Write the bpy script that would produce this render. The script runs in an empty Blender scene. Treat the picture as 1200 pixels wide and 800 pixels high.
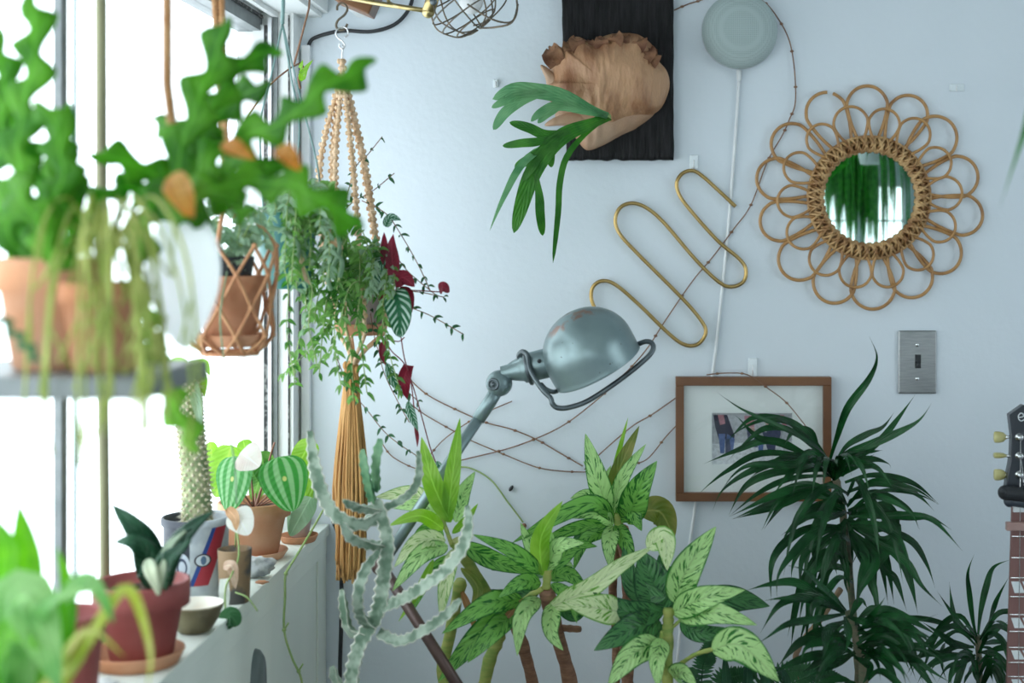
import bpy, math, random
from mathutils import Vector, Matrix, noise
R = random.Random(7)
PI = math.pi
COL = bpy.context.scene.collection
# ---------------------------------------------------------------- camera maths (1200x800 frame)
F = 1667.0; VX = 735.0; VY = 287.0; CZ = 1.4; WALL = 2.33
def P(px, py, d):
    return Vector(((px - VX) * d / F, d, CZ + (VY - py) * d / F))
def S(px, d):            # a length of px pixels at distance d, in metres
    return px * d / F
ORG = {}
# ---------------------------------------------------------------- materials
def _nt(name):
    m = bpy.data.materials.new(name); m.use_nodes = True
    nt = m.node_tree; nt.nodes.clear()
    return m, nt, nt.nodes, nt.links
def rgb(c): return (c[0], c[1], c[2], 1)
def mat(name, c, rough=.6, metal=0., c2=None, scale=20., bump=0., bscale=60., spec=.5, stretch=None, lo=.35, hi=.65, detail=4, coat=0.):
    m, nt, n, l = _nt(name)
    out = n.new('ShaderNodeOutputMaterial'); b = n.new('ShaderNodeBsdfPrincipled')
    l.new(b.outputs[0], out.inputs[0])
    b.inputs['Base Color'].default_value = rgb(c); b.inputs['Roughness'].default_value = rough
    b.inputs['Metallic'].default_value = metal; b.inputs['Specular IOR Level'].default_value = spec
    b.inputs['Coat Weight'].default_value = coat
    tc = n.new('ShaderNodeTexCoord'); src = tc.outputs['Object']
    if stretch:
        mp = n.new('ShaderNodeMapping'); mp.inputs['Scale'].default_value = stretch
        l.new(src, mp.inputs[0]); src = mp.outputs[0]
    t = n.new('ShaderNodeTexNoise'); t.inputs['Scale'].default_value = scale; t.inputs['Detail'].default_value = detail
    l.new(src, t.inputs['Vector'])
    r = n.new('ShaderNodeValToRGB'); l.new(t.outputs[0], r.inputs[0])
    r.color_ramp.elements[0].position = lo; r.color_ramp.elements[1].position = hi
    c2 = c2 or tuple(x * .9 for x in c)
    r.color_ramp.elements[0].color = rgb(c); r.color_ramp.elements[1].color = rgb(c2)
    l.new(r.outputs[0], b.inputs['Base Color'])
    if bump:
        t2 = n.new('ShaderNodeTexNoise'); t2.inputs['Scale'].default_value = bscale; t2.inputs['Detail'].default_value = 5
        l.new(src, t2.inputs['Vector'])
        bp = n.new('ShaderNodeBump'); bp.inputs['Strength'].default_value = bump; bp.inputs['Distance'].default_value = .004
        l.new(t2.outputs[0], bp.inputs['Height']); l.new(bp.outputs[0], b.inputs['Normal'])
    return m
def math_node(nt, op, a, b=None, c=None):
    n = nt.nodes.new('ShaderNodeMath'); n.operation = op
    for i, v in enumerate((a, b, c)):
        if v is None: continue
        if isinstance(v, (int, float)): n.inputs[i].default_value = v
        else: nt.links.new(v, n.inputs[i])
    return n.outputs[0]
def mixc(nt, f, a, b):
    n = nt.nodes.new('ShaderNodeMix'); n.data_type = 'RGBA'
    if isinstance(f, (int, float)): n.inputs[0].default_value = f
    else: nt.links.new(f, n.inputs[0])
    for i, v in ((6, a), (7, b)):
        if isinstance(v, tuple): n.inputs[i].default_value = rgb(v)
        else: nt.links.new(v, n.inputs[i])
    return n.outputs[2]
def smooth(nt, v, lo, hi):
    n = nt.nodes.new('ShaderNodeMapRange'); n.interpolation_type = 'SMOOTHSTEP'
    nt.links.new(v, n.inputs[0]); n.inputs[1].default_value = lo; n.inputs[2].default_value = hi
    return n.outputs[0]
def leaf_mat(name, base, pale, kind='plain', back=None, trans=.35, rough=.35, amount=.5):
    m, nt, n, l = _nt(name)
    out = n.new('ShaderNodeOutputMaterial'); b = n.new('ShaderNodeBsdfPrincipled')
    b.inputs['Roughness'].default_value = rough; b.inputs['Specular IOR Level'].default_value = .3
    tc = n.new('ShaderNodeTexCoord'); sp = n.new('ShaderNodeSeparateXYZ'); l.new(tc.outputs['UV'], sp.inputs[0])
    u = math_node(nt, 'MULTIPLY_ADD', sp.outputs[0], 2., -1.); v = sp.outputs[1]
    au = math_node(nt, 'ABSOLUTE', u)
    ns = n.new('ShaderNodeTexNoise'); ns.inputs['Scale'].default_value = 25; l.new(tc.outputs['Object'], ns.inputs['Vector'])
    col = None
    if kind == 'plain':
        col = mixc(nt, smooth(nt, ns.outputs[0], .35, .65), base, pale)
        mid = smooth(nt, au, .12, .0)
        col = mixc(nt, math_node(nt, 'MULTIPLY', mid, .5), col, tuple(min(1, x * 1.5 + .03) for x in pale))
        vein = n.new('ShaderNodeMath')
    elif kind == 'streak':       # silver leaf, dark streaks following the side veins
        k = math_node(nt, 'SUBTRACT', math_node(nt, 'MULTIPLY', v, 24.), math_node(nt, 'MULTIPLY', au, 6.))
        cb = n.new('ShaderNodeCombineXYZ'); l.new(k, cb.inputs[0]); l.new(math_node(nt, 'MULTIPLY', u, 2.2), cb.inputs[1])
        oz = n.new('ShaderNodeSeparateXYZ'); l.new(tc.outputs['Object'], oz.inputs[0])
        l.new(math_node(nt, 'MULTIPLY', oz.outputs[1], 9.), cb.inputs[2])
        t = n.new('ShaderNodeTexNoise'); t.inputs['Scale'].default_value = 1.; t.inputs['Detail'].default_value = 2.
        l.new(cb.outputs[0], t.inputs['Vector'])
        s1 = smooth(nt, t.outputs[0], amount, amount + .07)
        edge = smooth(nt, math_node(nt, 'ADD', au, math_node(nt, 'MULTIPLY', ns.outputs[0], .3)), .98, 1.12)
        mk = math_node(nt, 'MAXIMUM', s1, edge)
        col = mixc(nt, mk, pale, base)
        mid = smooth(nt, au, .09, .02)
        col = mixc(nt, math_node(nt, 'MULTIPLY', mid, .7), col, tuple(x * .75 for x in pale))
    elif kind == 'melon':        # round leaf with stripes running from the petiole
        w = math_node(nt, 'COSINE', math_node(nt, 'MULTIPLY', math_node(nt, 'ARCSINE', math_node(nt, 'MULTIPLY', u, .97)), 13.))
        f = math_node(nt, 'MULTIPLY', smooth(nt, w, .5, -.6), smooth(nt, au, 1., .8))
        col = mixc(nt, f, base, pale)
        dc = math_node(nt, 'ADD', math_node(nt, 'POWER', au, 2.), math_node(nt, 'MULTIPLY', math_node(nt, 'POWER', math_node(nt, 'ABSOLUTE', math_node(nt, 'SUBTRACT', v, .4)), 2.), 4.))
        col = mixc(nt, smooth(nt, dc, .012, .004), col, (.5, .55, .2))
    elif kind == 'silvervein':
        k = math_node(nt, 'SUBTRACT', math_node(nt, 'MULTIPLY', v, 44.), math_node(nt, 'MULTIPLY', au, 12.))
        w = math_node(nt, 'SINE', k)
        f = math_node(nt, 'MULTIPLY', smooth(nt, w, .0, .6), smooth(nt, au, .1, .3))
        f = math_node(nt, 'MULTIPLY', f, smooth(nt, au, 1., .8))
        col = mixc(nt, f, base, pale)
    elif kind == 'strap':
        st = math_node(nt, 'SINE', math_node(nt, 'MULTIPLY', u, 18.))
        col = mixc(nt, smooth(nt, math_node(nt, 'ADD', ns.outputs[0], math_node(nt, 'MULTIPLY', st, .04)), .3, .7), base, pale)
    if back:
        g = n.new('ShaderNodeNewGeometry')
        col = mixc(nt, g.outputs['Backfacing'], col, back)
    l.new(col, b.inputs['Base Color'])
    bp = n.new('ShaderNodeBump'); bp.inputs['Strength'].default_value = .25; bp.inputs['Distance'].default_value = .002
    vv = math_node(nt, 'SINE', math_node(nt, 'SUBTRACT', math_node(nt, 'MULTIPLY', v, 60.), math_node(nt, 'MULTIPLY', au, 14.)))
    l.new(vv, bp.inputs['Height']); l.new(bp.outputs[0], b.inputs['Normal'])
    tr = n.new('ShaderNodeBsdfTranslucent')
    hs = n.new('ShaderNodeHueSaturation'); hs.inputs['Saturation'].default_value = 1.15; hs.inputs['Value'].default_value = 1.3
    l.new(col, hs.inputs['Color']); l.new(hs.outputs[0], tr.inputs[0])
    mx = n.new('ShaderNodeMixShader'); mx.inputs[0].default_value = trans
    l.new(b.outputs[0], mx.inputs[1]); l.new(tr.outputs[0], mx.inputs[2]); l.new(mx.outputs[0], out.inputs[0])
    return m
def glass_mat(name, tint=(1, 1, 1), refl=.06):
    m, nt, n, l = _nt(name)
    out = n.new('ShaderNodeOutputMaterial')
    t = n.new('ShaderNodeBsdfTransparent'); t.inputs[0].default_value = rgb(tint)
    g = n.new('ShaderNodeBsdfGlossy'); g.inputs['Roughness'].default_value = .02
    fr = n.new('ShaderNodeLayerWeight'); fr.inputs[0].default_value = .5
    p5 = math_node(nt, 'POWER', fr.outputs['Facing'], 5.)
    mx = n.new('ShaderNodeMixShader'); l.new(math_node(nt, 'MULTIPLY_ADD', p5, .4, .03), mx.inputs[0])
    l.new(t.outputs[0], mx.inputs[1]); l.new(g.outputs[0], mx.inputs[2]); l.new(mx.outputs[0], out.inputs[0])
    return m
# ---------------------------------------------------------------- mesh builder
def frames(pts):
    n = len(pts); T = []
    for i in range(n):
        a = pts[max(0, i - 1)]; b = pts[min(n - 1, i + 1)]
        t = (b - a)
        T.append(t.normalized() if t.length > 1e-9 else Vector((0, 0, 1)))
    up = Vector((0, -1, 0)) if abs(T[0].y) < .9 else Vector((1, 0, 0))
    N = []; prev = (up - T[0] * up.dot(T[0])).normalized()
    for t in T:
        v = prev - t * prev.dot(t)
        if v.length < 1e-6: v = t.orthogonal()
        prev = v.normalized(); N.append(prev)
    return T, N
def spline(pts, n=8, closed=False):
    pts = [Vector(p) for p in pts]
    if len(pts) < 2: return pts
    if len(pts) == 2:
        return [pts[0].lerp(pts[1], i / n) for i in range(n + 1)]
    m = len(pts); out = []
    rng = m if closed else m - 1
    for i in range(rng):
        if closed: p0, p1, p2, p3 = pts[(i - 1) % m], pts[i], pts[(i + 1) % m], pts[(i + 2) % m]
        else: p0, p1, p2, p3 = pts[max(0, i - 1)], pts[i], pts[i + 1], pts[min(m - 1, i + 2)]
        for k in range(n):
            t = k / n; t2 = t * t; t3 = t2 * t
            out.append(.5 * ((2 * p1) + (p2 - p0) * t + (2 * p0 - 5 * p1 + 4 * p2 - p3) * t2 + (3 * p1 - p0 - 3 * p2 + p3) * t3))
    if not closed: out.append(pts[-1].copy())
    return out
class MB:
    def __init__(s): s.v = []; s.f = []; s.uv = []; s.mi = []; s.cur = 0
    def add(s, p, uv=(.5, .5)):
        s.v.append(Vector(p)); s.uv.append(uv); return len(s.v) - 1
    def face(s, *i): s.f.append(tuple(i)); s.mi.append(s.cur)
    def tube(s, pts, r, seg=8, closed=False, cap=True):
        pts = [Vector(p) for p in pts]; n = len(pts); T, N = frames(pts); base = len(s.v)
        for i, p in enumerate(pts):
            rr = r(i / max(1, n - 1)) if callable(r) else (r[i] if isinstance(r, (list, tuple)) else r)
            B = T[i].cross(N[i])
            for k in range(seg):
                a = 2 * PI * k / seg
                s.add(p + (N[i] * math.cos(a) + B * math.sin(a)) * rr, (k / seg, i / max(1, n - 1)))
        for i in range(n if closed else n - 1):
            j = (i + 1) % n
            for k in range(seg):
                q = (k + 1) % seg
                s.face(base + i * seg + k, base + i * seg + q, base + j * seg + q, base + j * seg + k)
        if cap and not closed:
            s.face(*[base + k for k in range(seg)][::-1]); s.face(*[base + (n - 1) * seg + k for k in range(seg)])
        return s
    def lathe(s, c, prof, seg=40, axis=(0, 0, 1), cap=False):
        ax = Vector(axis).normalized(); A = ax.orthogonal().normalized(); B = ax.cross(A); c = Vector(c); base = len(s.v); m = len(prof)
        for i, (r, h) in enumerate(prof):
            for k in range(seg):
                a = 2 * PI * k / seg
                s.add(c + ax * h + (A * math.cos(a) + B * math.sin(a)) * max(r, 1e-5), (k / seg, i / (m - 1)))
        for i in range(m - 1):
            for k in range(seg):
                q = (k + 1) % seg
                s.face(base + i * seg + k, base + i * seg + q, base + (i + 1) * seg + q, base + (i + 1) * seg + k)
        return s
    def box(s, lo, hi, M=None):
        lo = Vector(lo); hi = Vector(hi); base = len(s.v)
        for z in (lo.z, hi.z):
            for x, y in ((lo.x, lo.y), (hi.x, lo.y), (hi.x, hi.y), (lo.x, hi.y)):
                p = Vector((x, y, z)); s.add(M @ p if M else p, (0 if x == lo.x else 1, 0 if z == lo.z else 1))
        for q in ((3, 2, 1, 0), (4, 5, 6, 7), (0, 1, 5, 4), (1, 2, 6, 5), (2, 3, 7, 6), (3, 0, 4, 7)):
            s.face(*[base + i for i in q])
        return s
    def ball(s, c, r, seg=12, rings=8, scale=(1, 1, 1), M=None, amp=0., fr=5.):
        c = Vector(c); base = len(s.v)
        for i in range(rings + 1):
            th = PI * i / rings
            for k in range(seg):
                a = 2 * PI * k / seg
                d = Vector((math.sin(th) * math.cos(a) * scale[0], math.sin(th) * math.sin(a) * scale[1], math.cos(th) * scale[2]))
                if amp: d *= 1 + amp * noise.noise(d * fr + c * 30)
                if M: d = M @ d
                s.add(c + d * r, (k / seg, i / rings))
        for i in range(rings):
            for k in range(seg):
                q = (k + 1) % seg
                s.face(base + i * seg + k, base + (i + 1) * seg + k, base + (i + 1) * seg + q, base + i * seg + q)
        return s
    def leaf(s, pts, w, prof='lance', N=(0, -1, .6), fold=.15, wave=0., n=14, twist=0., cu=0.):
        """w = full width in metres; pts = world points base to tip"""
        c = spline(pts, max(2, n // (len(pts) - 1) + 1)); m = len(c)
        fn = PROF[prof]; base = len(s.v); N = Vector(N).normalized()
        L = [0.]
        for i in range(1, m): L.append(L[-1] + (c[i] - c[i - 1]).length)
        tot = L[-1] or 1e-6; ph = R.random() * 6
        us = (-1, -.5, 0, .5, 1); prevside = None
        for i in range(m):
            t = (c[min(m - 1, i + 1)] - c[max(0, i - 1)]).normalized(); v = L[i] / tot
            sd = t.cross(N)
            if sd.length < .15 and prevside: sd = prevside
            if sd.length < 1e-5: sd = t.orthogonal()
            sd = sd.normalized()
            if prevside and sd.dot(prevside) < 0: sd = -sd
            prevside = sd
            nn = sd.cross(t).normalized()
            if twist:
                q = Matrix.Rotation(twist * v, 3, t); sd2 = q @ sd; nn = q @ nn
            else: sd2 = sd
            ww = w * .5 * fn(v)
            for u in us:
                h = fold * abs(u) * ww - cu * ww * u * u + (wave * w * math.sin(v * 14 + ph + (2 if u > 0 else 0)) * abs(u) if wave else 0)
                s.add(c[i] + sd2 * u * ww + nn * h, (u * .5 + .5, v))
        for i in range(m - 1):
            for k in range(4):
                a = base + i * 5 + k
                s.face(a, a + 1, a + 6, a + 5)
        return s
    def build(s, name, m, parent=None, origin=None, smooth=True, solid=0.):
        o_ = ORG[parent.name] if parent is not None else (Vector(origin) if origin is not None else None)
        if o_ is None:
            lo = Vector((min(v.x for v in s.v), min(v.y for v in s.v), min(v.z for v in s.v)))
            hi = Vector((max(v.x for v in s.v), max(v.y for v in s.v), max(v.z for v in s.v)))
            o_ = Vector(((lo.x + hi.x) / 2, (lo.y + hi.y) / 2, lo.z))
        me = bpy.data.meshes.new(name)
        me.from_pydata([v - o_ for v in s.v], [], s.f)
        ul = me.uv_layers.new(name='UVMap')
        for lp in me.loops: ul.data[lp.index].uv = s.uv[lp.vertex_index]
        ms = m if isinstance(m, (list, tuple)) else [m]
        for q in ms: me.materials.append(q)
        if smooth: me.polygons.foreach_set('use_smooth', [True] * len(me.polygons))
        if len(ms) > 1: me.polygons.foreach_set('material_index', s.mi)
        me.update()
        o = bpy.data.objects.new(name, me); COL.objects.link(o)
        ORG[o.name] = o_.copy()
        if parent is not None: o.parent = parent
        else: o.location = o_
        if solid:
            md = o.modifiers.new('thick', 'SOLIDIFY'); md.thickness = solid; md.offset = 0
        return o
def flat(o):
    o.data.polygons.foreach_set('use_smooth', [False] * len(o.data.polygons)); return o
def bev(o, w=.002, seg=2):
    flat(o); md = o.modifiers.new('bevel', 'BEVEL'); md.width = w; md.segments = seg; md.limit_method = 'ANGLE'; return o
def tag(o, label, cat=None, group=None, kind=None):
    if label: o['label'] = label
    if cat: o['category'] = cat
    if group: o['group'] = group
    if kind: o['kind'] = kind
    return o
def thing(name, loc, label, cat, group=None):
    o = bpy.data.objects.new(name, None); COL.objects.link(o); o.location = Vector(loc); o.empty_display_size = .02
    ORG[o.name] = Vector(loc); tag(o, label, cat, group); return o
def struct(name, mb, m, smooth=False, label=None):
    o = mb.build(name, m, origin=(0, 0, 0), smooth=smooth); o['kind'] = 'structure'
    if label: o['label'] = label
    return o
def _sm(x, a, b):
    t = min(1, max(0, (x - a) / (b - a))); return t * t * (3 - 2 * t)
PROF = {
 'lance': lambda v: max(.02, math.sin(PI * min(1, v ** .75)) ** .8 * (1 - .1 * v)),
 'ovate': lambda v: max(.02, (math.sin(PI * v ** .62)) ** .75) if v < 1 else .02,
 'strap': lambda v: max(.02, (.45 + .55 * _sm(v, 0, .25)) * (1 - v ** 3.2) ** .9) if v < 1 else .02,
 'grass': lambda v: max(.015, (.38 + .62 * _sm(v, 0, .5)) * (1 - _sm(v, .5, 1.02) ** 1.2)),
 'round': lambda v: max(.02, math.sqrt(max(0, 1 - (2 * v - 1) ** 2)) * (1.08 - .25 * v)),
 'heart': lambda v: max(.02, math.sqrt(max(0, 1 - (2 * v ** .8 - 1) ** 2)) * (1.15 - .45 * v)),
 'lobe': lambda v: (.62 + .38 * (1 if math.sin(v * 38) > 0 else -.3) * abs(math.sin(v * 38)) ** .6) * (1 - v ** 6) + .03,
 'frond': lambda v: max(.03, (.55 + .45 * _sm(v, 0, .5)) * (1 - max(0, v) ** 7) ** .6) if v < 1 else .03,
 'even': lambda v: 1.,
 'wedge': lambda v: .35 + .65 * v,
 'tongue': lambda v: max(.02, (.75 + .25 * _sm(v, 0, .4)) * (1 - v ** 2.6)) if v < 1 else .02,
}
# ================================================================ materials
M_wall = mat('wall_plaster', (.70, .755, .80), .75, c2=(.67, .73, .775), scale=4, bump=.16, bscale=90, spec=.25)
M_white = mat('white_paint', (.80, .82, .81), .5, c2=(.72, .74, .73), scale=12, bump=.15, bscale=50)
M_sill = mat('sill_paint', (.78, .82, .75), .5, c2=(.72, .77, .70), scale=9, bump=.1, bscale=40, stretch=(1, 1, .3))
M_dark = mat('dark_gasket', (.05, .05, .05), .8, c2=(.25, .25, .24), scale=120, lo=.5, hi=.6)
M_frame = mat('grey_metal_frame', (.16, .18, .18), .45, .3, c2=(.22, .24, .24), scale=30)
M_floor = mat('grey_floor', (.30, .31, .32), .5, c2=(.24, .25, .27), scale=6, stretch=(1, 12, 1))
M_ceil = mat('ceiling_paint', (.72, .75, .74), .7, c2=(.66, .69, .68), scale=6)
M_glass = glass_mat('window_glass')
M_terra = mat('terracotta', (.46, .20, .10), .8, c2=(.56, .29, .17), scale=22, bump=.15, bscale=120, spec=.2)
M_terra2 = mat('pale_terracotta', (.58, .28, .15), .8, c2=(.66, .38, .25), scale=18, bump=.15, bscale=120, spec=.2)
M_redpot = mat('dark_red_pot', (.27, .055, .05), .6, c2=(.36, .10, .09), scale=15, bump=.1, bscale=90)
M_soil = mat('potting_soil', (.05, .035, .025), .95, c2=(.14, .09, .06), scale=160, bump=1., bscale=200)
M_jute = mat('jute_cord', (.56, .36, .20), .85, c2=(.74, .54, .36), scale=90, bump=.6, bscale=300)
M_jute2 = mat('jute_tassel', (.44, .22, .07), .8, c2=(.62, .36, .13), scale=40, bump=.4, bscale=200, stretch=(1, 1, .1))
M_tan = mat('tan_leather_net', (.45, .20, .09), .6, c2=(.55, .28, .13), scale=40, bump=.3, bscale=150)
M_rope = mat('brown_rope', (.42, .20, .08), .8, c2=(.55, .32, .15), scale=60, bump=.6, bscale=200)
M_rattan = mat('rattan_cane', (.46, .25, .09), .4, c2=(.26, .12, .04), scale=35, bump=.15, bscale=120, lo=.45, hi=.75)
M_rattan2 = mat('rattan_wrap', (.26, .12, .04), .5, c2=(.60, .38, .17), scale=60, bump=.3, bscale=150)
M_brass = mat('brass_rod', (.52, .36, .15), .3, 1., c2=(.42, .28, .10), scale=30)
M_brassl = mat('worn_brass', (.55, .45, .22), .35, 1., c2=(.38, .28, .12), scale=60)
M_steel = mat('brushed_steel', (.30, .31, .31), .38, 1., c2=(.36, .37, .37), scale=50, stretch=(1, 1, 12))
M_chrome = mat('polished_steel', (.7, .7, .7), .2, 1.)
M_lamp = mat('grey_lamp_metal', (.21, .28, .285), .36, .6, c2=(.25, .33, .335), scale=14, bump=.08, bscale=90)
M_wire = mat('grey_wire', (.16, .19, .20), .4, .8, c2=(.10, .12, .13), scale=40)
M_rust = mat('rusty_wire', (.12, .11, .09), .5, .7, c2=(.2, .15, .1), scale=60)
M_black = mat('black_plastic', (.015, .017, .02), .45)
M_cable = mat('black_cable', (.02, .022, .025), .5)
M_wcable = mat('white_cable', (.8, .82, .82), .4)
M_pvc = mat('white_raceway', (.82, .84, .86), .4)
M_wood = mat('walnut_frame', (.13, .05, .018), .4, c2=(.20, .085, .03), scale=12, stretch=(1, 1, 1), bump=.1)
M_matb = mat('mat_board', (.80, .84, .82), .8, c2=(.78, .82, .80))
M_darkwood = mat('dark_brown_metal', (.06, .035, .03), .4, .2, c2=(.09, .05, .04), scale=30)
M_twig = mat('twig_bark', (.17, .08, .05), .7, c2=(.27, .15, .08), scale=60)
M_gstem = mat('green_stem', (.22, .35, .10), .6, c2=(.32, .42, .16), scale=40)
M_cane = mat('cane_bark', (.20, .10, .06), .8, c2=(.32, .17, .10), scale=50, bump=.8, bscale=60, stretch=(1, 1, 4))
M_gcane = mat('green_cane', (.20, .30, .06), .6, c2=(.36, .38, .10), scale=30, stretch=(1, 1, 4))
M_dcane = mat('grey_green_cane', (.08, .11, .06), .7, c2=(.16, .13, .08), scale=60, bump=.5, bscale=80, stretch=(1, 1, 4))
M_cord = mat('teal_cord', (.10, .20, .18), .5, c2=(.22, .34, .33), scale=30)
M_teal = mat('teal_plastic', (.03, .15, .14), .4, c2=(.04, .19, .17), scale=10)
M_stone = mat('grey_stone', (.55, .57, .57), .8, c2=(.25, .27, .28), scale=40, bump=.6, bscale=60, lo=.45, hi=.6)
M_slate = mat('slate_metal', (.10, .13, .125), .45, c2=(.16, .19, .18), scale=15)
M_ceramic = mat('white_ceramic', (.86, .87, .87), .3)
# ================================================================ world, light
w = bpy.data.worlds.new('sky'); bpy.context.scene.world = w; w.use_nodes = True
wn = w.node_tree; wn.nodes.clear()
wo = wn.nodes.new('ShaderNodeOutputWorld'); wb = wn.nodes.new('ShaderNodeBackground')
wtc = wn.nodes.new('ShaderNodeTexCoord'); wt = wn.nodes.new('ShaderNodeTexNoise'); wt.inputs['Scale'].default_value = 5
wr = wn.nodes.new('ShaderNodeValToRGB'); wn.links.new(wtc.outputs['Generated'], wt.inputs['Vector']); wn.links.new(wt.outputs[0], wr.inputs[0])
wr.color_ramp.elements[0].position = .3; wr.color_ramp.elements[0].color = (.80, .92, 1, 1)
wr.color_ramp.elements[1].position = .6; wr.color_ramp.elements[1].color = (.84, .94, 1, 1)
wn.links.new(wr.outputs[0], wb.inputs[0]); wn.links.new(wb.outputs[0], wo.inputs[0]); wb.inputs[1].default_value = 4.2
def portal(name, loc, rot, sx, sy):
    l = bpy.data.lights.new(name, 'AREA'); l.shape = 'RECTANGLE'; l.size = sx; l.size_y = sy; l.cycles.is_portal = True
    o = bpy.data.objects.new(name, l); COL.objects.link(o); o.location = loc; o.rotation_euler = rot
# ================================================================ room
XW = -.535; XF = -.585; XG = -.612; SILL = CZ - .456; XS = (386 - VX) * WALL / F; HEAD = CZ + .342; ROOMX = 2.1; BACK = -1.9; TOP = 2.5
WY0 = -1.2; WY1 = 2.28; XO = -.625
struct('wall_back', MB().box((XO, WALL, 0), (ROOMX + .1, WALL + .12, TOP)), M_wall)
struct('floor', MB().box((XO, BACK - .1, -.1), (ROOMX + .1, WALL + .12, 0)), M_floor)
struct('ceiling', MB().box((XO, BACK - .1, TOP), (ROOMX + .1, WALL + .12, TOP + .1)), M_ceil)
m = MB(); m.box((XO, WY1, 0), (XW, WALL, TOP)); m.box((XO, BACK, HEAD + .023), (XF - .001, WY1, TOP)); m.box((XO, BACK, 0), (XF - .001, WY1, SILL - .02)); m.box((XO, BACK, 0), (XF - .001, WY0, TOP))
struct('wall_left', m, M_white)
m = MB(); ry0, ry1, rz0, rz1 = .2, 1.4, 1.0, 2.1
m.box((ROOMX, BACK - .1, 0), (ROOMX + .1, ry0, TOP)); m.box((ROOMX, ry1, 0), (ROOMX + .1, WALL, TOP)); m.box((ROOMX, ry0, 0), (ROOMX + .1, ry1, rz0)); m.box((ROOMX, ry0, rz1), (ROOMX + .1, ry1, TOP))
struct('wall_right', m, M_wall)
m = MB()
for q in ((ry0, ry0 + .04), (ry1 - .04, ry1), (.78, .82)): m.box((ROOMX + .02, q[0], rz0), (ROOMX + .06, q[1], rz1))
for q in ((rz0, rz0 + .04), (rz1 - .04, rz1)): m.box((ROOMX + .02, ry0, q[0]), (ROOMX + .06, ry1, q[1]))
w_ = struct('window_5', m, M_white); MB().box((ROOMX + .038, ry0, rz0), (ROOMX + .042, ry1, rz1)).build('pane', M_glass, w_, smooth=False)  # unseen window, added with its wall opening as fill light for the right side
portal('daylight', (ROOMX + .11, (ry0 + ry1) / 2, (rz0 + rz1) / 2), (0, PI / 2, 0), rz1 - rz0, ry1 - ry0)
m = MB(); FW = ((-.45, .32), (.45, .95), (1.03, 1.6)); fz0, fz1 = .8, 1.80  # leftmost front window is added, out of view, as frontal fill on wall_back
for a, b in ((XO, FW[0][0]), (FW[0][1], FW[1][0]), (FW[1][1], FW[2][0]), (FW[2][1], ROOMX)): m.box((a, BACK - .1, fz0), (b, BACK, fz1))
m.box((XO, BACK - .1, 0), (ROOMX, BACK, fz0)); m.box((XO, BACK - .1, fz1), (ROOMX, BACK, TOP))
struct('wall_front', m, M_wall)
for i, (a, b) in enumerate(FW):
    m = MB()
    for z0, z1 in ((fz0, fz0 + .04), (fz1 - .04, fz1), (1.30, 1.325)): m.box((a, BACK - .07, z0), (b, BACK - .03, z1))
    for x0, x1 in ((a, a + .03), (b - .03, b), ((a + b) / 2 - .012, (a + b) / 2 + .012)): m.box((x0, BACK - .07, fz0), (x1, BACK - .03, fz1))
    w_ = struct('window_%d' % (i + 2), m, M_white)
    MB().box((a, BACK - .052, fz0 + .02), (b, BACK - .048, fz1 - .02)).build('pane', M_glass, w_, smooth=False)
    portal('daylight', ((a + b) / 2, BACK - .11, (fz0 + fz1) / 2), (PI / 2, 0, PI), b - a, fz1 - fz0)
# big side window
m = MB()
m.box((XO, WY0, SILL), (XG + .008, WY1, SILL + .03)); m.box((XO, WY0, HEAD), (XG + .008, WY1, HEAD + .023))
for px, wd in ((71, .008),):
    dd = -XG * F / (VX - px); m.box((XG - .004, dd - wd, SILL), (XG + .004, dd + wd, HEAD))
m.box((XO, .2, SILL), (XG + .006, .24, HEAD))
win = struct('window_1', m, M_frame)
MB().box((XG - .001, WY0, SILL), (XG + .001, WY1, HEAD)).build('pane', M_glass, win, smooth=False)
portal('daylight', (XO - .02, (WY0 + WY1) / 2, (SILL + HEAD) / 2), (0, -PI / 2, 0), HEAD - SILL, WY1 - WY0)
# header face, casing strips standing in the corner
struct('trim_1', MB().box((XF - .02, .0, HEAD), (XF, WY1, HEAD + .023)), M_frame)
struct('trim_2', MB().box((XF, .0, HEAD + .020), (XF + .003, WY1 - .004, HEAD + .025)), M_dark)
def strip(name, px0, px1, th, y0, y1, m_):
    a = P(px0, y1, WY1); b = P(px1, y0, WY1)
    return struct(name, MB().box((a.x, WY1 - th, a.z), (b.x, WY1, b.z)), m_)
strip('trim_3', 311, 316, .008, 30, 530, M_dark)
strip('trim_4', 316, 320, .012, 22, 615, M_pvc)
strip('trim_5', 320.5, 326, .006, 18, 615, M_frame)
strip('trim_6', 338, 339.5, .003, 18, 560, M_dark)
strip('trim_10', 298, 311, .010, 30, 615, M_white)
# soffit over the window and joist
struct('trim_7', MB().box((XO, .0, CZ + .372), (XW + .035, WALL, CZ + .40)), M_ceil)
struct('trim_8', MB().box((XF + .018, .0, CZ + .364), (XF + .026, WALL, CZ + .372)), M_white)
struct('trim_9', MB().box((-.508, .6, CZ + .380), (-.490, WALL, CZ + .5)), M_white)
# raceway in the corner
m = MB(); a = P(355, 54, WALL); b = P(365, 606, WALL)
m.box((a.x, WALL - .014, b.z), (b.x, WALL, a.z))
race = tag(bev(m.build('cable_raceway', M_pvc, smooth=False), .0015), 'white plastic cable raceway running down the corner beside the window', 'raceway')
pts = [P(361, 56, WALL - .008), P(366, 46, WALL - .008), P(385, 39, WALL - .01), P(405, 36, WALL - .01), P(435, 37, WALL - .01), P(460, 30, WALL - .01), P(475, 17, WALL - .01), P(483, 0, WALL - .01), P(486, -25, WALL - .01)]
tag(MB().tube(spline(pts, 8), .0032).build('power_cable', M_cable), 'thick black cable curving from the white raceway up out of view', 'cable')
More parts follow.
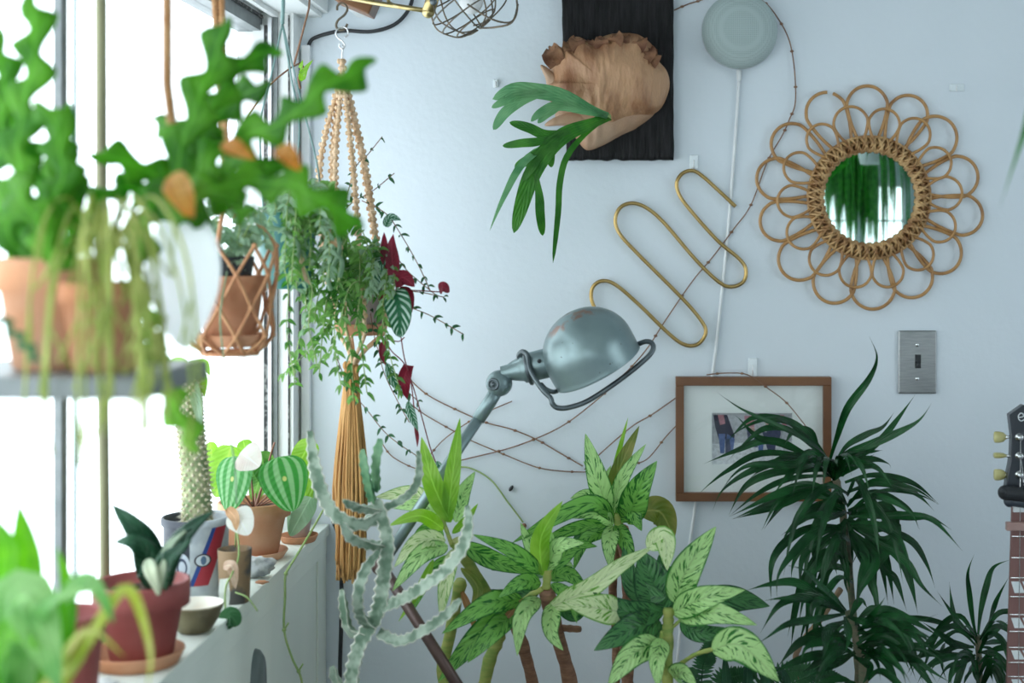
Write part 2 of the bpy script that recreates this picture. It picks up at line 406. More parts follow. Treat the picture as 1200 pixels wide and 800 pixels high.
# sill cabinet
sc = thing('sill_cabinet', (XS - .05, 1., 0), 'pale grey green painted cabinet whose flat top is the window ledge', 'cabinet')
bev(MB().box((XO + .002, -1.0, SILL - .018), (XS, WALL - .002, SILL)).build('worktop', M_sill, sc, smooth=False), .001)
m = MB(); m.box((XF + .002, -1.0, 0), (XS - .006, WALL - .004, SILL - .018))
m.box((XS - .006, 2.26, 0), (XS - .003, 2.32, SILL - .018))
m.box((XS - .006, -1.0, SILL - .045), (XS - .002, 2.32, SILL - .018))
bev(m.build('side_panel', M_sill, sc, smooth=False), .001)
dd = 1.887; c = P(303, 798, dd)
m = MB(); prof = [(0, .012), (.019, .011), (.023, .006), (.024, 0)]
m.lathe((0, 0, 0), prof, 32, (1, 0, 0)); m.v = [Vector((XS - .006 + v.x, dd + v.y, CZ - .583 + v.z * 2.0)) for v in m.v]
tag(m.build('oval_plaque', M_slate), 'dark oval plaque on the side of the window ledge cabinet', 'plaque')
tag(MB().tube(spline([P(390, 610, 2.315), P(399, 640, 2.315), P(400, 720, 2.315), P(398, 820, 2.315), P(398, 1100, 2.315)], 6), .0034).build('power_cable', M_cable), 'black cable hanging down the wall beside the cabinet end', 'cable')
# ================================================================ wall things
WD = WALL - .001
def wallbox(mb, x0, y0, x1, y1, dback, dfront):
    a = P(x0, y1, WALL); b = P(x1, y0, WALL); mb.box((a.x, WALL - dfront, a.z), (b.x, WALL - dback, b.z)); return mb
# charred board
M_char = mat('charred_wood', (.004, .004, .004), .6, c2=(.016, .015, .016), scale=26, bump=1., bscale=45, stretch=(6, 1, .8), spec=.22)
m = MB(); nx, nz = 34, 60; d0 = WALL - .022
base = 0
def boardx(t, s_):   # t 0 bottom..1 top, s_ 0 left..1 right
    yy = 188 + (-60 - 188) * t
    xl = 664 - 7 * t; xr = 789
    return xl + (xr - xl) * s_ + (noise.noise(Vector((s_ * 2, t * 9, 3))) * 1.6 if s_ in (0, 1) else 0), yy + (noise.noise(Vector((s_ * 12, t, 5))) * 2 if t == 0 else 0)
for side in (0, 1):
    for i in range(nz + 1):
        for j in range(nx + 1):
            x, y = boardx(i / nz, j / nx); p = P(x, y, WALL)
            dep = .001 if side else .022 + .0022 * noise.noise(Vector((j * .9, i * .16, 0))) - (.003 if i in (0, nz) or j in (0, nx) else 0)
            m.add((p.x, WALL - dep, p.z), (j / nx, i / nz))
K = (nx + 1) * (nz + 1)
for i in range(nz):
    for j in range(nx):
        a = i * (nx + 1) + j
        m.face(a, a + 1, a + nx + 2, a + nx + 1); m.face(K + a + nx + 1, K + a + nx + 2, K + a + 1, K + a)
for i in range(nz):
    a = i * (nx + 1); m.face(a + nx + 1, a + nx + 1 + K, a + K, a); a += nx; m.face(a, a + K, a + nx + 1 + K, a + nx + 1)
for j in range(nx):
    m.face(j, j + K, j + 1 + K, j + 1); a = nz * (nx + 1) + j; m.face(a + 1, a + 1 + K, a + K, a)
tag(m.build('wood_plaque', M_char), 'black charred wood board on the wall behind the staghorn fern', 'board')
# staghorn fern
st = thing('staghorn_fern', P(700, 120, WALL - .03), 'staghorn fern with papery tan shield and forked green fronds on black board', 'fern')
M_shield = mat('papery_shield', (.24, .09, .035), .5, c2=(.50, .28, .15), scale=13, bump=1., bscale=60, stretch=(2.2, 1, .8), lo=.34, hi=.58)
M_shield2 = mat('pale_shield', (.52, .35, .24), .6, c2=(.42, .24, .14), scale=14, bump=.5, bscale=60)
M_fringe = mat('dry_brown_frond', (.13, .05, .025), .8, c2=(.32, .16, .08), scale=30, bump=.6, bscale=90)
def shell(mb, outline, cpx, dback, height, rough_amp, seed, rings=16, pleat=0):
    ol = spline([(x, y, 0) for x, y in outline], 6, closed=True); n = len(ol); b0 = len(mb.v); cx, cy = cpx
    for r_ in range(rings + 1):
        t = r_ / rings
        for k, o_ in enumerate(ol):
            x = cx + (o_.x - cx) * t; y = cy + (o_.y - cy) * t
            h = height * (1 - t ** 2.6) ** .6 if t < 1 else 0
            a = math.atan2(o_.y - cy, o_.x - cx)
            nz_ = noise.noise(Vector((x * .03, y * .03, seed))) * rough_amp + noise.noise(Vector((x * .16 + .5 * math.sin(y * .05), y * .035, seed + 3))) * rough_amp * .45
            pl = pleat * math.sin(a * 31 + noise.noise(Vector((a, t * 2, seed))) * 3) * t * (1.1 - t) * 2
            p = P(x, y, WALL); mb.add((p.x, WALL - dback - h - (nz_ + pl) * (1 if t < 1 else .3), p.z), (k / n, t))
    for r_ in range(rings):
        for k in range(n):
            q = (k + 1) % n; a = b0 + r_ * n
            mb.face(a + k, a + n + k, a + n + q, a + q)
    return mb
m = MB(); shell(m, [(652, 134), (664, 148), (676, 164), (688, 177), (706, 172), (728, 160), (748, 150), (768, 130), (740, 110), (690, 105)], (706, 140), .024, .03, .006, 9)
m.build('shield_frond', M_shield2, st)
m = MB(); shell(m, [(645, 70), (651, 56), (662, 58), (676, 46), (694, 52), (712, 44), (730, 42), (748, 44), (764, 56), (770, 72), (781, 86), (784, 104), (776, 126), (764, 136), (742, 140), (718, 150), (700, 146), (676, 140), (656, 128), (643, 118), (640, 104), (648, 96)], (712, 106), .03, .062, .012, 4, pleat=.0)
m.build('shield_frond', M_shield, st)
m = MB(); shell(m, [(640, 150), (652, 140), (676, 134), (700, 140), (704, 150), (690, 160), (676, 152), (660, 150)], (676, 145), .045, .012, .004, 19)
shell(m, [(635, 80), (645, 84), (655, 96), (658, 120), (644, 112), (641, 96)], (648, 98), .04, .008, .004, 29)
m.build('shield_frond', M_shield2, st)
m = MB()
fr = [(647, 60), (652, 54), (664, 50), (676, 46), (690, 50), (705, 46), (720, 42), (735, 41), (750, 46), (760, 54), (767, 64)]
for i, (x, y) in enumerate(fr * 2):
    x += R.uniform(-4, 4); y += R.uniform(0, 7)
    a = P(x + (706 - x) * .12, y + 14, WALL - .06); b = P(x, y, WALL - .055 - R.random() * .02); c = P(x + R.uniform(-3, 3), y - R.uniform(1, 5), WALL - .045)
    m.leaf([a, b, c], S(R.uniform(12, 22), WALL), 'tongue', N=(R.uniform(-.3, .3), -1, .3), wave=.12, n=8)
m.build('dry_fringe', M_fringe, st)
M_stag = leaf_mat('staghorn_green', (.02, .11, .015), (.06, .22, .03), 'strap', rough=.5, trans=.3)
M_stagp = leaf_mat('staghorn_pale', (.08, .24, .10), (.18, .38, .18), 'strap', rough=.5, trans=.4)
def frond(mb, straps, d0=2.24):
    for pts, wd in straps:
        n = len(pts)
        mb.leaf([P(x, y, dd) for x, y, dd in pts], S(wd * .82, 2.2), 'frond' , fold=.1, wave=.03, n=18, N=(.1, -1, .25))
bud = (713, 137, 2.235)
m = MB(); frond(m, [([bud, (690, 128, 2.21), (655, 112, 2.18), (622, 106, 2.17), (600, 106, 2.17), (577, 116, 2.19)], 24), ([(640, 108, 2.175), (612, 118, 2.17), (592, 132, 2.17), (578, 152, 2.19)], 16), ([(630, 106, 2.17), (606, 112, 2.17), (576, 126, 2.18)], 13),
    ([bud, (690, 130, 2.2), (655, 124, 2.18), (634, 132, 2.18), (622, 142, 2.19)], 16), ([(660, 124, 2.185), (642, 134, 2.18), (630, 144, 2.185)], 10)]); m.build('frond', M_stagp, st)
m = MB(); frond(m, [([bud, (690, 146, 2.19), (662, 158, 2.15), (640, 178, 2.13), (622, 208, 2.13), (610, 245, 2.14), (602, 273, 2.16)], 25),
    ([(668, 154, 2.155), (640, 158, 2.14), (620, 150, 2.14), (597, 143, 2.15)], 15), ([(655, 160, 2.15), (630, 166, 2.13), (610, 168, 2.13), (589, 171, 2.14)], 13),
    ([(645, 168, 2.14), (628, 182, 2.13), (603, 196, 2.14)], 15), ([(640, 176, 2.13), (624, 196, 2.125), (612, 212, 2.13)], 10),
    ([(628, 205, 2.13), (632, 230, 2.13), (633, 250, 2.13), (636, 276, 2.15)], 13), ([(655, 165, 2.14), (646, 178, 2.13), (646, 196, 2.135)], 12)]); m.build('frond', M_stag, st)
m = MB(); frond(m, [([bud, (685, 158, 2.18), (664, 184, 2.15), (656, 215, 2.15), (654, 250, 2.16), (648, 308, 2.19)], 9)]); m.build('frond', M_stag, st)
m = MB(); m.leaf([P(650, 165, 2.2), P(614, 190, 2.1), P(590, 232, 2.02), P(574, 270, 2.0)], .014, 'strap', n=12); m.build('frond', M_stagp, st)
MB().ball(P(712, 137, 2.24), .006, 12, 8).build('bud', M_gstem, st)
# speaker
sp = thing('smart_speaker', P(866, 82, WALL), 'round pale grey mesh smart speaker mounted on the wall', 'speaker')
c = P(866, 38, WALL); r = S(44, WALL)
M_mesh, nt, n, l = _nt('speaker_mesh')
out = n.new('ShaderNodeOutputMaterial'); b = n.new('ShaderNodeBsdfPrincipled'); l.new(b.outputs[0], out.inputs[0]); b.inputs['Roughness'].default_value = .8
tc = n.new('ShaderNodeTexCoord'); vo = n.new('ShaderNodeTexVoronoi'); vo.inputs['Scale'].default_value = 330; vo.inputs['Randomness'].default_value = 0; l.new(tc.outputs['Object'], vo.inputs['Vector'])
l.new(mixc(nt, smooth(nt, vo.outputs['Distance'], .2, .45), (.28, .35, .34), (.40, .48, .47)), b.inputs['Base Color'])
MB().lathe(c, [(0, .046), (r * .4, .0455), (r * .7, .042), (r * .88, .035), (r * .97, .026), (r, .018)], 64, (0, -1, 0)).build('mesh_cover', M_mesh, sp)
MB().lathe(c, [(r, .018), (r * 1.01, .012), (r * .97, .004), (r * .8, .001), (0, .001)], 64, (0, -1, 0)).build('base', mat('pale_grey_plastic', (.55, .6, .6), .4), sp)
cb = thing('speaker_cable', P(866, 90, WALL), 'white cable running from the round speaker down behind the picture frame', 'cable')
a = P(866, 82, WALL - .01); b = P(866, 96, WALL - .006)
MB().tube([a, a.lerp(b, .8), b], [.0045, .004, .002]).build('plug', M_wcable, cb)
pts = [P(866, 92, WALL - .005), P(861, 170, WALL - .004), P(853, 270, WALL - .004), P(843, 370, WALL - .004), P(835, 440, WALL - .004), P(822, 530, WALL - .003), P(815, 590, WALL - .003), P(806, 656, WALL - .004), P(799, 720, WALL - .004), P(791, 810, WALL - .004), P(780, 1000, WALL - .004)]
MB().tube(spline(pts, 6), .0026, 8).build('cord', M_wcable, cb)
# rattan mirror
rm = thing('rattan_mirror', P(1017, 232, WALL), 'round wall mirror framed by two rings of rattan loops like flower petals', 'mirror')
mc = P(1017, 232, WALL)
def ring_pt(a, rr, dep): return Vector((mc.x + S(rr, WALL) * math.cos(a), WALL - dep, mc.z + S(rr, WALL) * math.sin(a)))
M_mirror = mat('mirror_silver', (.52, .66, .62), .03, 1., c2=(.52, .66, .62))
rr0 = S(56, WALL); RC = 1.6
MB().lathe(mc, [(rr0 * t, .014 + (math.sqrt(RC * RC - (rr0 * t) ** 2) - math.sqrt(RC * RC - rr0 ** 2))) for t in [i / 16 for i in range(17)]], 64, (0, -1, 0)).build('mirror_glass', M_mirror, rm)
m = MB(); m.lathe(mc, [(0, .003), (S(70, WALL), .003), (S(72, WALL), .006), (S(70, WALL), .010), (S(55, WALL), .012), (0, .012)], 64, (0, -1, 0)); m.build('backing', M_rattan2, rm)
m = MB()
for rr, dep, th in ((56, .018, .0035), (64, .016, .003), (71, .013, .0028)):
    m.tube([ring_pt(2 * PI * k / 72, rr, dep) for k in range(72)], th, 8, closed=True)
m.build('hoop', M_rattan2, rm)
m = MB()
for k in range(42):
    a = 2 * PI * k / 42
    for s_, q in ((1, 0), (-1, 0), (1, .5), (-1, .5)):
        da = 2 * PI / 42 * .75
        a0 = a - s_ * da / 2 + q * .05; a1 = a + s_ * da / 2 + q * .05
        m.tube(spline([ring_pt(a0, 53 + 9 * q, .015), ring_pt((a0 + a1) / 2, 60 + 6 * q, .025), ring_pt(a1, 67 + 9 * q, .013)], 5), .0021, 6)
m.build('wrapping', M_rattan2, rm)
def petal(mb, a, r0, r1, hw, dep, th, open_=False):
    """two legs from the ring and a round head"""
    pts = []
    er = Vector((math.cos(a), 0, math.sin(a))); et = Vector((-math.sin(a), 0, math.cos(a)))
    def q(r_, t_): return Vector((mc.x, WALL - dep - .002 * R.random(), mc.z)) + er * S(r_, WALL) + et * S(t_, WALL)
    rc = r1 - hw
    pts += [q(r0, -hw * .45), q((r0 + rc) / 2, -hw * .80)]
    for k in range(9):
        b_ = -PI / 2 + PI * k / 8; pts.append(q(rc + hw * math.cos(b_) * 1., hw * math.sin(b_)))
    pts += [q((r0 + rc) / 2, hw * .80), q(r0, hw * .45)]
    c_ = spline(pts, 4)
    if open_:
        k = len(c_); mb.tube(c_[:int(k * .36)], th, 8); mb.tube([p + Vector((0, -.004, 0)) for p in c_[int(k * .40):]], th, 8)
    else: mb.tube(c_, th, 8)
outer = [(1017 + (x - 370) * .425, 60 + y * .425) for x, y in ()]
for k in range(14):
    a = PI / 2 + .035 + 2 * PI * k / 14 + R.uniform(-.03, .03)
    m = MB(); petal(m, a, 66, 133 + R.uniform(-4, 3), 24 + R.uniform(-1, 2), .008, .0028, open_=(k == 1))
    m.build('petal_loop', M_rattan, rm)
for k in range(14):
    a = PI / 2 + .035 + 2 * PI * (k + .5) / 14 + R.uniform(-.03, .03)
    m = MB(); petal(m, a, 66, 106 + R.uniform(-3, 3), 19 + R.uniform(-1, 1), .015, .0024)
    m.build('petal_loop', M_rattan, rm)
# brass serpentine
path = [(862, 242), (845, 226), (824, 207), (812, 200), (800, 203), (793, 214), (796, 228), (808, 245), (840, 281), (866, 303), (874, 316), (871, 330), (857, 336), (842, 330), (815, 304), (780, 263), (760, 245), (742, 238), (727, 243), (721, 258), (727, 275), (750, 300), (800, 350), (822, 376), (827, 390), (818, 403), (803, 404), (785, 392), (750, 358), (722, 334), (706, 329), (695, 336), (693, 350), (700, 366), (712, 380)]
tag(MB().tube(spline([P(x, y, WALL - .008) for x, y in path], 6), .0032, 10).build('brass_wall_hook', M_brass), 'brass rod bent into a slanting zigzag hanging on the wall', 'wall decoration')
def clear_hook(px, py, w_, h_, label):
    m = MB(); wallbox(m, px - w_ / 2, py - h_ / 2, px + w_ / 2, py + h_ / 2, .0005, .004)
    h = tag(bev(m.build('adhesive_hook', mat('clear_plastic', (.78, .84, .86), .15, c2=(.74, .8, .82)), smooth=False), .0015), label, 'hook')
    o_ = MB().tube(spline([P(px, py - 2, WALL - .004), P(px, py + 3, WALL - .012), P(px, py + h_ * .4, WALL - .004)], 5), .0012, 6).build('hook_tip', M_ceramic, h)
clear_hook(813, 190, 10, 17, 'small clear adhesive hook holding up the brass zigzag rod')
clear_hook(1121, 103, 17, 9, 'small clear hook alone on the wall above the rattan mirror')
clear_hook(882, 430, 11, 22, 'clear adhesive hook on top edge of the walnut picture frame')
clear_hook(581, 98, 6, 10, 'tiny clear hook left of the black board')
# picture frame
pf = thing('picture_frame', P(882, 585, WALL), 'walnut brown picture frame with wide white mat and small colour photo', 'picture')
m = MB(); x0, y0, x1, y1 = 791.5, 440.5, 972.5, 585
for q in ((x0, y0, x1, y0 + 10), (x0, y1 - 10, x1, y1)): wallbox(m, *q, .001, .02)
for q in ((x0, y0 + 10, x0 + 9.5, y1 - 10), (x1 - 9.5, y0 + 10, x1, y1 - 10)): wallbox(m, *q, .001, .02)
bev(m.build('frame', M_wood, pf, smooth=False), .0008)
m = MB()
for q in ((x0 + 9, y0 + 9, 834, y1 - 9), (928, y0 + 9, x1 - 9, y1 - 9), (834, y0 + 9, 928, 483), (834, 543, 928, y1 - 9)): wallbox(m, *q, .004, .010)
flat(m.build('mat_board', M_matb, pf, smooth=False))
def fpoly(mb, pts, dep): 
    i = [mb.add(P(x, y, WALL - dep)) for x, y in pts]; mb.face(*i[::-1])
cols = [(.50, .52, .55), (.02, .02, .05), (.10, .16, .36), (.50, .22, .26), (.06, .07, .14), (.55, .35, .30), (.75, .78, .80)]
pics = [(0, [(833, 482), (929, 482), (929, 544), (833, 544)]),
 (6, [(833, 520), (929, 516), (929, 544), (833, 544)]),
 (1, [(836, 486), (852, 486), (858, 502), (861, 510), (860, 516), (842, 514), (838, 500)]), (3, [(841, 486), (848, 486), (850, 496), (844, 498)]),
 (2, [(842, 508), (850, 508), (849, 531), (844, 531)]), (2, [(852, 508), (861, 514), (859, 530), (850, 530)]), (4, [(850, 514), (855, 514), (857, 531), (850, 531)]),
 (3, [(872, 487), (884, 487), (884, 500), (874, 500)]), (5, [(879, 500), (884, 500), (885, 510), (880, 510)]), (4, [(875, 502), (879, 502), (880, 522), (877, 522)]), (4, [(883, 506), (888, 506), (888, 524), (884, 524)]),
 (4, [(897, 486), (913, 486), (915, 508), (912, 520), (899, 514)]), (5, [(895, 490), (900, 490), (903, 498), (898, 498)]), (3, [(914, 486), (919, 486), (922, 498), (918, 502)]), (4, [(893, 505), (910, 510), (908, 532), (901, 532)]), (2, [(888, 514), (895, 514), (894, 532), (889, 532)]), (0, [(917, 504), (925, 502), (924, 528), (918, 528)])]
m = MB()
for k, (ci, pl) in enumerate(pics): m.cur = ci; fpoly(m, pl, .0045 + k * .0001)
m.build('photo', [mat('photo_tone', c, .4, c2=tuple(x * .7 for x in c), scale=200) for c in cols], pf, smooth=False)
flat(wallbox(MB(), x0 + 9, y0 + 9, x1 - 9, y1 - 9, .0125, .0135).build('glass_pane', M_glass, pf, smooth=False))
# switch
sw = thing('light_switch', P(1075, 461, WALL), 'brushed steel wall plate with a single dark toggle switch', 'light switch')
m = MB(); a = P(1052, 461, WALL); b = P(1097, 387, WALL)
o = wallbox(m, 1052, 387, 1097, 461, .0005, .0055).build('plate', M_steel, sw, smooth=False); bev(o, .003, 3)
bev(wallbox(MB(), 1071.5, 415, 1078.5, 431, .005, .0062).build('slot', M_black, o, smooth=False), .0005)
bev(wallbox(MB(), 1072.5, 424, 1077.5, 430, .006, .012).build('toggle', M_black, o, smooth=False), .001)
for yy in (404, 443.5): MB().lathe(P(1075, yy, WALL - .005), [(.0035, 0), (.003, .0015), (0, .002)], 16, (0, -1, 0)).build('screw', M_chrome, o)
# twig vines on the wall
VB = 'thin bare vine '
def twig(path, label, d0=WALL - .006, rr=.0011, m_=M_twig, bumps=True, d1=None):
    c = spline([P(x, y, d0 + ((d1 - d0) * i / (len(path) - 1) if d1 else 0)) for i, (x, y) in enumerate(path)], 8)
    mb = MB(); mb.tube(c, rr, 6)
    if bumps:
        for k in range(5, len(c) - 2, 9): mb.ball(c[k], rr * 2.1, 6, 4, (1.4, 1, 1))
    return tag(mb.build('vine', m_), label, 'vine')
twig([(790, 12), (806, 5), (822, 0), (842, -8), (870, -10), (895, 2), (912, 22), (925, 48), (931, 82), (932, 120), (925, 140), (917, 158), (899, 190), (880, 240), (860, 268), (836, 300), (811, 330), (780, 375), (757, 410), (730, 440), (700, 468), (662, 497), (625, 515), (590, 527), (545, 538), (515, 546)], VB + 'running from the speaker past the mirror and behind the lamp')
twig([(470, 432), (486, 450), (505, 465), (537, 481), (570, 495), (600, 503), (629, 515), (655, 530), (683, 546)], VB + 'yellow brown, arching under the lamp arm')
twig([(482, 474), (500, 487), (530, 504), (552, 516), (590, 532), (628, 547), (660, 552), (700, 553)], VB + 'dark, sagging from hanging plant to the middle canes', rr=.001)
twig([(685, 550), (705, 530), (740, 500), (765, 485), (795, 464)], VB + 'upper of two running behind the picture frame left edge')
twig([(735, 545), (758, 538), (780, 512), (795, 496)], VB + 'lower of two running behind the picture frame left edge', rr=.001)
twig([(828, 439), (850, 437), (876, 439), (900, 455), (922, 472), (945, 500), (952, 508)], VB + 'lying over the picture frame top right', d0=WALL - .024, rr=.001)
twig([(495, 545), (520, 515), (560, 488), (600, 470)], VB + 'short, crossing behind the lamp arm', rr=.001)
twig([(448, 520), (460, 535), (485, 548), (500, 548)], VB + 'short red, beside the white cactus tip', rr=.0009)
g = twig([(530, 548), (550, 548), (575, 562), (595, 588), (608, 605), (613, 612)], 'green runner stem with a small brown tip on the wall', rr=.0014, m_=M_gstem, bumps=False)
MB().ball(P(614, 616, WALL - .006), .0045, 8, 6).build('bud', M_cane, g)
tag(MB().ball(P(599, 572, WALL - .004), .003, 8, 6, (1, 1, 1.9), Matrix.Rotation(.6, 3, 'Y')).build('dry_leaf', M_black), 'tiny dark dry fleck stuck to the wall', 'leaf')
# ================================================================ desk lamp with jointed arms
DL = 1.96
la = thing('jointed_lamp', P(575, 810, 2.0), 'grey metal industrial lamp with domed shade on a jointed arm', 'lamp')
rimc = P(701, 431, DL); ax = Vector((-.46, -.18, .87)).normalized(); sR = S(55, DL)
pr = [(sR * 1.0, 0), (sR * 1.01, .001), (sR, .003)] + [(sR, S(8 + 4 * i, DL)) for i in range(5)]
for i in range(1, 15):
    a = PI / 2 * i / 14; pr.append((sR * math.cos(a), S(24, DL) + S(50, DL) * math.sin(a)))
inn = [(max(0, r_ - .0015), max(0., h - .0012)) for r_, h in pr][::-1]
M_shade, nt, n, l = _nt('worn_lamp_shade')
out = n.new('ShaderNodeOutputMaterial'); b = n.new('ShaderNodeBsdfPrincipled'); l.new(b.outputs[0], out.inputs[0])
b.inputs['Roughness'].default_value = .36; b.inputs['Metallic'].default_value = .55
tc = n.new('ShaderNodeTexCoord')
def tnoise(sc, dt=4):
    t = n.new('ShaderNodeTexNoise'); t.inputs['Scale'].default_value = sc; t.inputs['Detail'].default_value = dt; l.new(tc.outputs['Object'], t.inputs['Vector']); return t.outputs[0]
c1 = mixc(nt, smooth(nt, tnoise(14), .35, .65), (.20, .27, .275), (.26, .34, .345))
c1 = mixc(nt, smooth(nt, tnoise(150), .70, .74), c1, (.04, .04, .04))
sx = n.new('ShaderNodeSeparateXYZ'); l.new(tc.outputs['UV'], sx.inputs[0])
rm_ = math_node(nt, 'MULTIPLY', smooth(nt, tnoise(40), .52, .62), smooth(nt, math_node(nt, 'ABSOLUTE', math_node(nt, 'SUBTRACT', sx.outputs[1], .42)), .10, .03))
c1 = mixc(nt, math_node(nt, 'MULTIPLY', rm_, .7), c1, (.30, .12, .07))
l.new(c1, b.inputs['Base Color'])
m = MB(); m.lathe(rimc, pr + inn, 64, ax); shd = m.build('lamp_shade', M_shade, la)
MB().ball(rimc + ax * .03, .022, 16, 10).build('bulb', M_ceramic, shd)
m = MB()
c0 = P(646, 424, DL); c1_ = P(613, 432, DL); cax = (c1_ - c0).normalized(); Lc = (c1_ - c0).length
m.lathe(c0, [(S(17, DL), -.01), (S(17.5, DL), Lc * .3), (S(17, DL), Lc), (S(14.5, DL), Lc + .002), (S(12, DL), Lc + .012), (S(9.5, DL), Lc + .02), (S(9, DL), Lc + .03)], 32, cax); m.build('collar', M_lamp, la)
jc = P(585, 449, DL)
m = MB(); m.ball(jc, S(15.5, DL), 24, 16); m.tube([c1_ + cax * .02, jc], S(9, DL), 16); jt = m.build('joint', M_lamp, la)
bl = MB().lathe(P(579, 450, DL - .014), [(.0085, -.002), (.0085, .004), (.006, .005), (.0055, .003), (.003, .003), (.003, .006), (0, .0065)], 24, (-.25, -1, 0)).build('bolt', M_wire, jt)
MB().ball(P(632, 423, DL - .0195), .003, 8, 6).build('screw', M_black, la)
e1 = P(575, 469, DL); e2 = P(447, 662, 1.90)
MB().tube([P(582, 457, DL), e1, e1.lerp(e2, .12)], S(8, DL), 16).build('arm_socket', M_lamp, la)
MB().tube([e1, e2], S(6.5, DL), 16).build('upper_arm', M_lamp, la)
MB().ball(e2, S(12, DL), 16, 12).build('elbow', M_darkwood, la)
e3 = P(560, 840, 1.82)
MB().tube([e2, e3], S(6.3, DL), 16).build('lower_arm', M_darkwood, la)
gp = [(611, 425), (608, 417), (612, 412), (618, 416), (620, 430), (627, 444), (637, 458), (645, 466), (648, 474), (655, 478), (668, 477), (690, 469), (725, 446), (755, 422), (765, 410), (764, 402), (757, 400), (748, 403)]
m = MB(); m.tube(spline([P(x, y, DL - (.034 * math.sin(PI * i / 17))) for i, (x, y) in enumerate(gp)], 6), .0036, 10)
m.tube(spline([P(634, 450, DL - .012), P(640, 456, DL - .02), P(648, 459, DL - .02), P(653, 458, DL - .01)], 5), .0032, 8)
m.tube([c0.lerp(c1_, .82) + (Matrix.Rotation(2 * PI * k / 24, 3, cax) @ (cax.orthogonal().normalized() * S(19, DL))) for k in range(24)], .003, 8, closed=True)
m.build('wire_guard', M_wire, la)
# ================================================================ cage work lamp at the top edge
cl = thing('clamp_work_lamp', P(520, 10, 2.0), 'brass clamp work lamp with wire bulb cage at the top of the wall', 'lamp')
m = MB(); m.tube([P(400, -4, 2.05), P(437, 3, 2.03), P(470, 8, 2.0), P(503, 13, 1.99)], .0035, 8); m.tube(spline([P(455, -6, 2.02), P(456, 3, 2.02), P(466, 7, 2.0), P(480, 9, 2.0)], 4), .0026, 8)
m.build('bracket_arm', M_brassl, cl)
m = MB(); a = P(502, 14, 1.985); b = P(511, -14, 1.985); m.tube([a, b], S(7.5, 2), 20); m.ball(a, S(7.4, 2), 16, 10); m.build('knuckle', M_brassl, cl)
MB().lathe(P(508, 2, 1.974), [(.005, 0), (.005, .003), (.002, .004), (0, .004)], 16, (0, -1, 0)).build('wing_bolt', M_wire, cl)
m = MB(); top = P(520, -25, 2.0); tip = P(562, 33, 2.0); cx_ = (tip - top).normalized()
Acx = cx_.orthogonal().normalized(); Bcx = cx_.cross(Acx); Ltot = (tip - top).length
def cage(a, t):   # t 0..1 along, bell profile
    r_ = .022 + .028 * math.sin(PI * min(1, t) ** 1.2) if t < .97 else .006
    return top + cx_ * Ltot * t + (Acx * math.cos(a) + Bcx * math.sin(a)) * r_
for k in range(8):
    a = 2 * PI * k / 8
    m.tube(spline([cage(a, t) for t in (0, .2, .4, .6, .8, .94, 1.)], 4), .0012, 6)
for t in (.25, .5, .72, .9): m.tube([cage(2 * PI * k / 32, t) for k in range(32)], .0011, 6, closed=True)
pp = [P(548, 5, 1.97), P(575, 22, 1.96), P(598, 26, 1.97), P(606, 12, 1.98), P(604, -10, 1.98)]
m.tube(spline(pp, 6), .0014, 6); m.tube(spline([P(562, 33, 2.0), P(580, 32, 1.98), P(600, 26, 1.97), P(607, 5, 1.98)], 6), .0014, 6)
m.tube(spline([P(555, 30, 2.0), P(572, 24, 2.02), P(590, 6, 2.03), P(598, -12, 2.03)], 6), .0012, 6)
m.build('wire_cage', M_rust, cl)
MB().ball(P(552, -2, 2.0), S(15, 2), 20, 14, (1, 1, 1.25)).build('bulb', M_ceramic, cl)
MB().tube([P(530, -30, 2.0), P(520, -6, 2.0)], S(8, 2), 16).build('socket', M_black, cl)
bw = MB(); bw.box((-.02, -.03, -.008), (.035, .02, .04), Matrix.Translation(P(413, 4, 2.1)) @ Matrix.Rotation(.4, 4, 'Y'))
bev(bw.build('clamp_jaw', M_wood, cl, smooth=False), .002)
tag(bev(MB().box((P(392, 0, 2.15).x, 1.2, CZ + .372), (P(414, 0, 2.15).x, WALL, CZ + .43)).build('ceiling_batten', M_white, smooth=False), .002), 'white wooden batten in the ceiling corner above the macrame hanger', 'batten')
# ================================================================ S hooks and macrame hanger with tassel
def shook(path, d, rr, label, m_):
    return tag(MB().tube(spline([P(x, y, d) for x, y in path], 6), rr, 8).build('s_hook', m_), label, 'hook')
shook([(395, 12), (396, 6), (402, 4), (407, 10), (404, 17), (396, 24), (394, 31), (398, 35), (404, 34), (407, 28)], 1.98, .0017, 'dark upper S hook at the ceiling above the macrame', M_rust)
shook([(404, 44), (408, 40), (406, 33), (400, 32), (394, 36), (395, 43), (401, 48), (404, 53), (402, 57), (398, 55), (398, 50)], 1.975, .0011, 'thin pale lower S hook holding the macrame wire', M_chrome)
DM = 1.98
mh = thing('macrame_hanger', P(412, 680, DM), 'knotted jute macrame plant hanger with long frayed tassel', 'plant hanger')
mpc = P(424, 392, DM)     # saucer bottom centre
MB().tube(spline([P(402, 52, DM), P(401, 66, DM), P(400, 76, DM)], 4), .0012, 6).build('wire_loop', M_chrome, mh)
m = MB()
apex = P(401, 78, DM)
def knots(mb, pts, r0, amp, per):
    c = spline(pts, 14); L = 0; nxt = 0; k = 0
    mb.tube(c, r0 * .62, 6)
    for i in range(1, len(c)):
        seg_ = (c[i] - c[i - 1]); l0 = L; L += seg_.length
        while nxt <= L:
            q = c[i - 1] + seg_ * ((nxt - l0) / max(1e-9, seg_.length)); sg = 1 if k % 2 else -1; k += 1
            mb.ball(q, r0, 8, 6, (1.0, .95, .72)); mb.ball(q + Vector((sg * r0 * .75, -r0 * .35, 0)), r0 * .55, 7, 5, (.8, .8, 1.2))
            nxt += per * R.uniform(.92, 1.08)
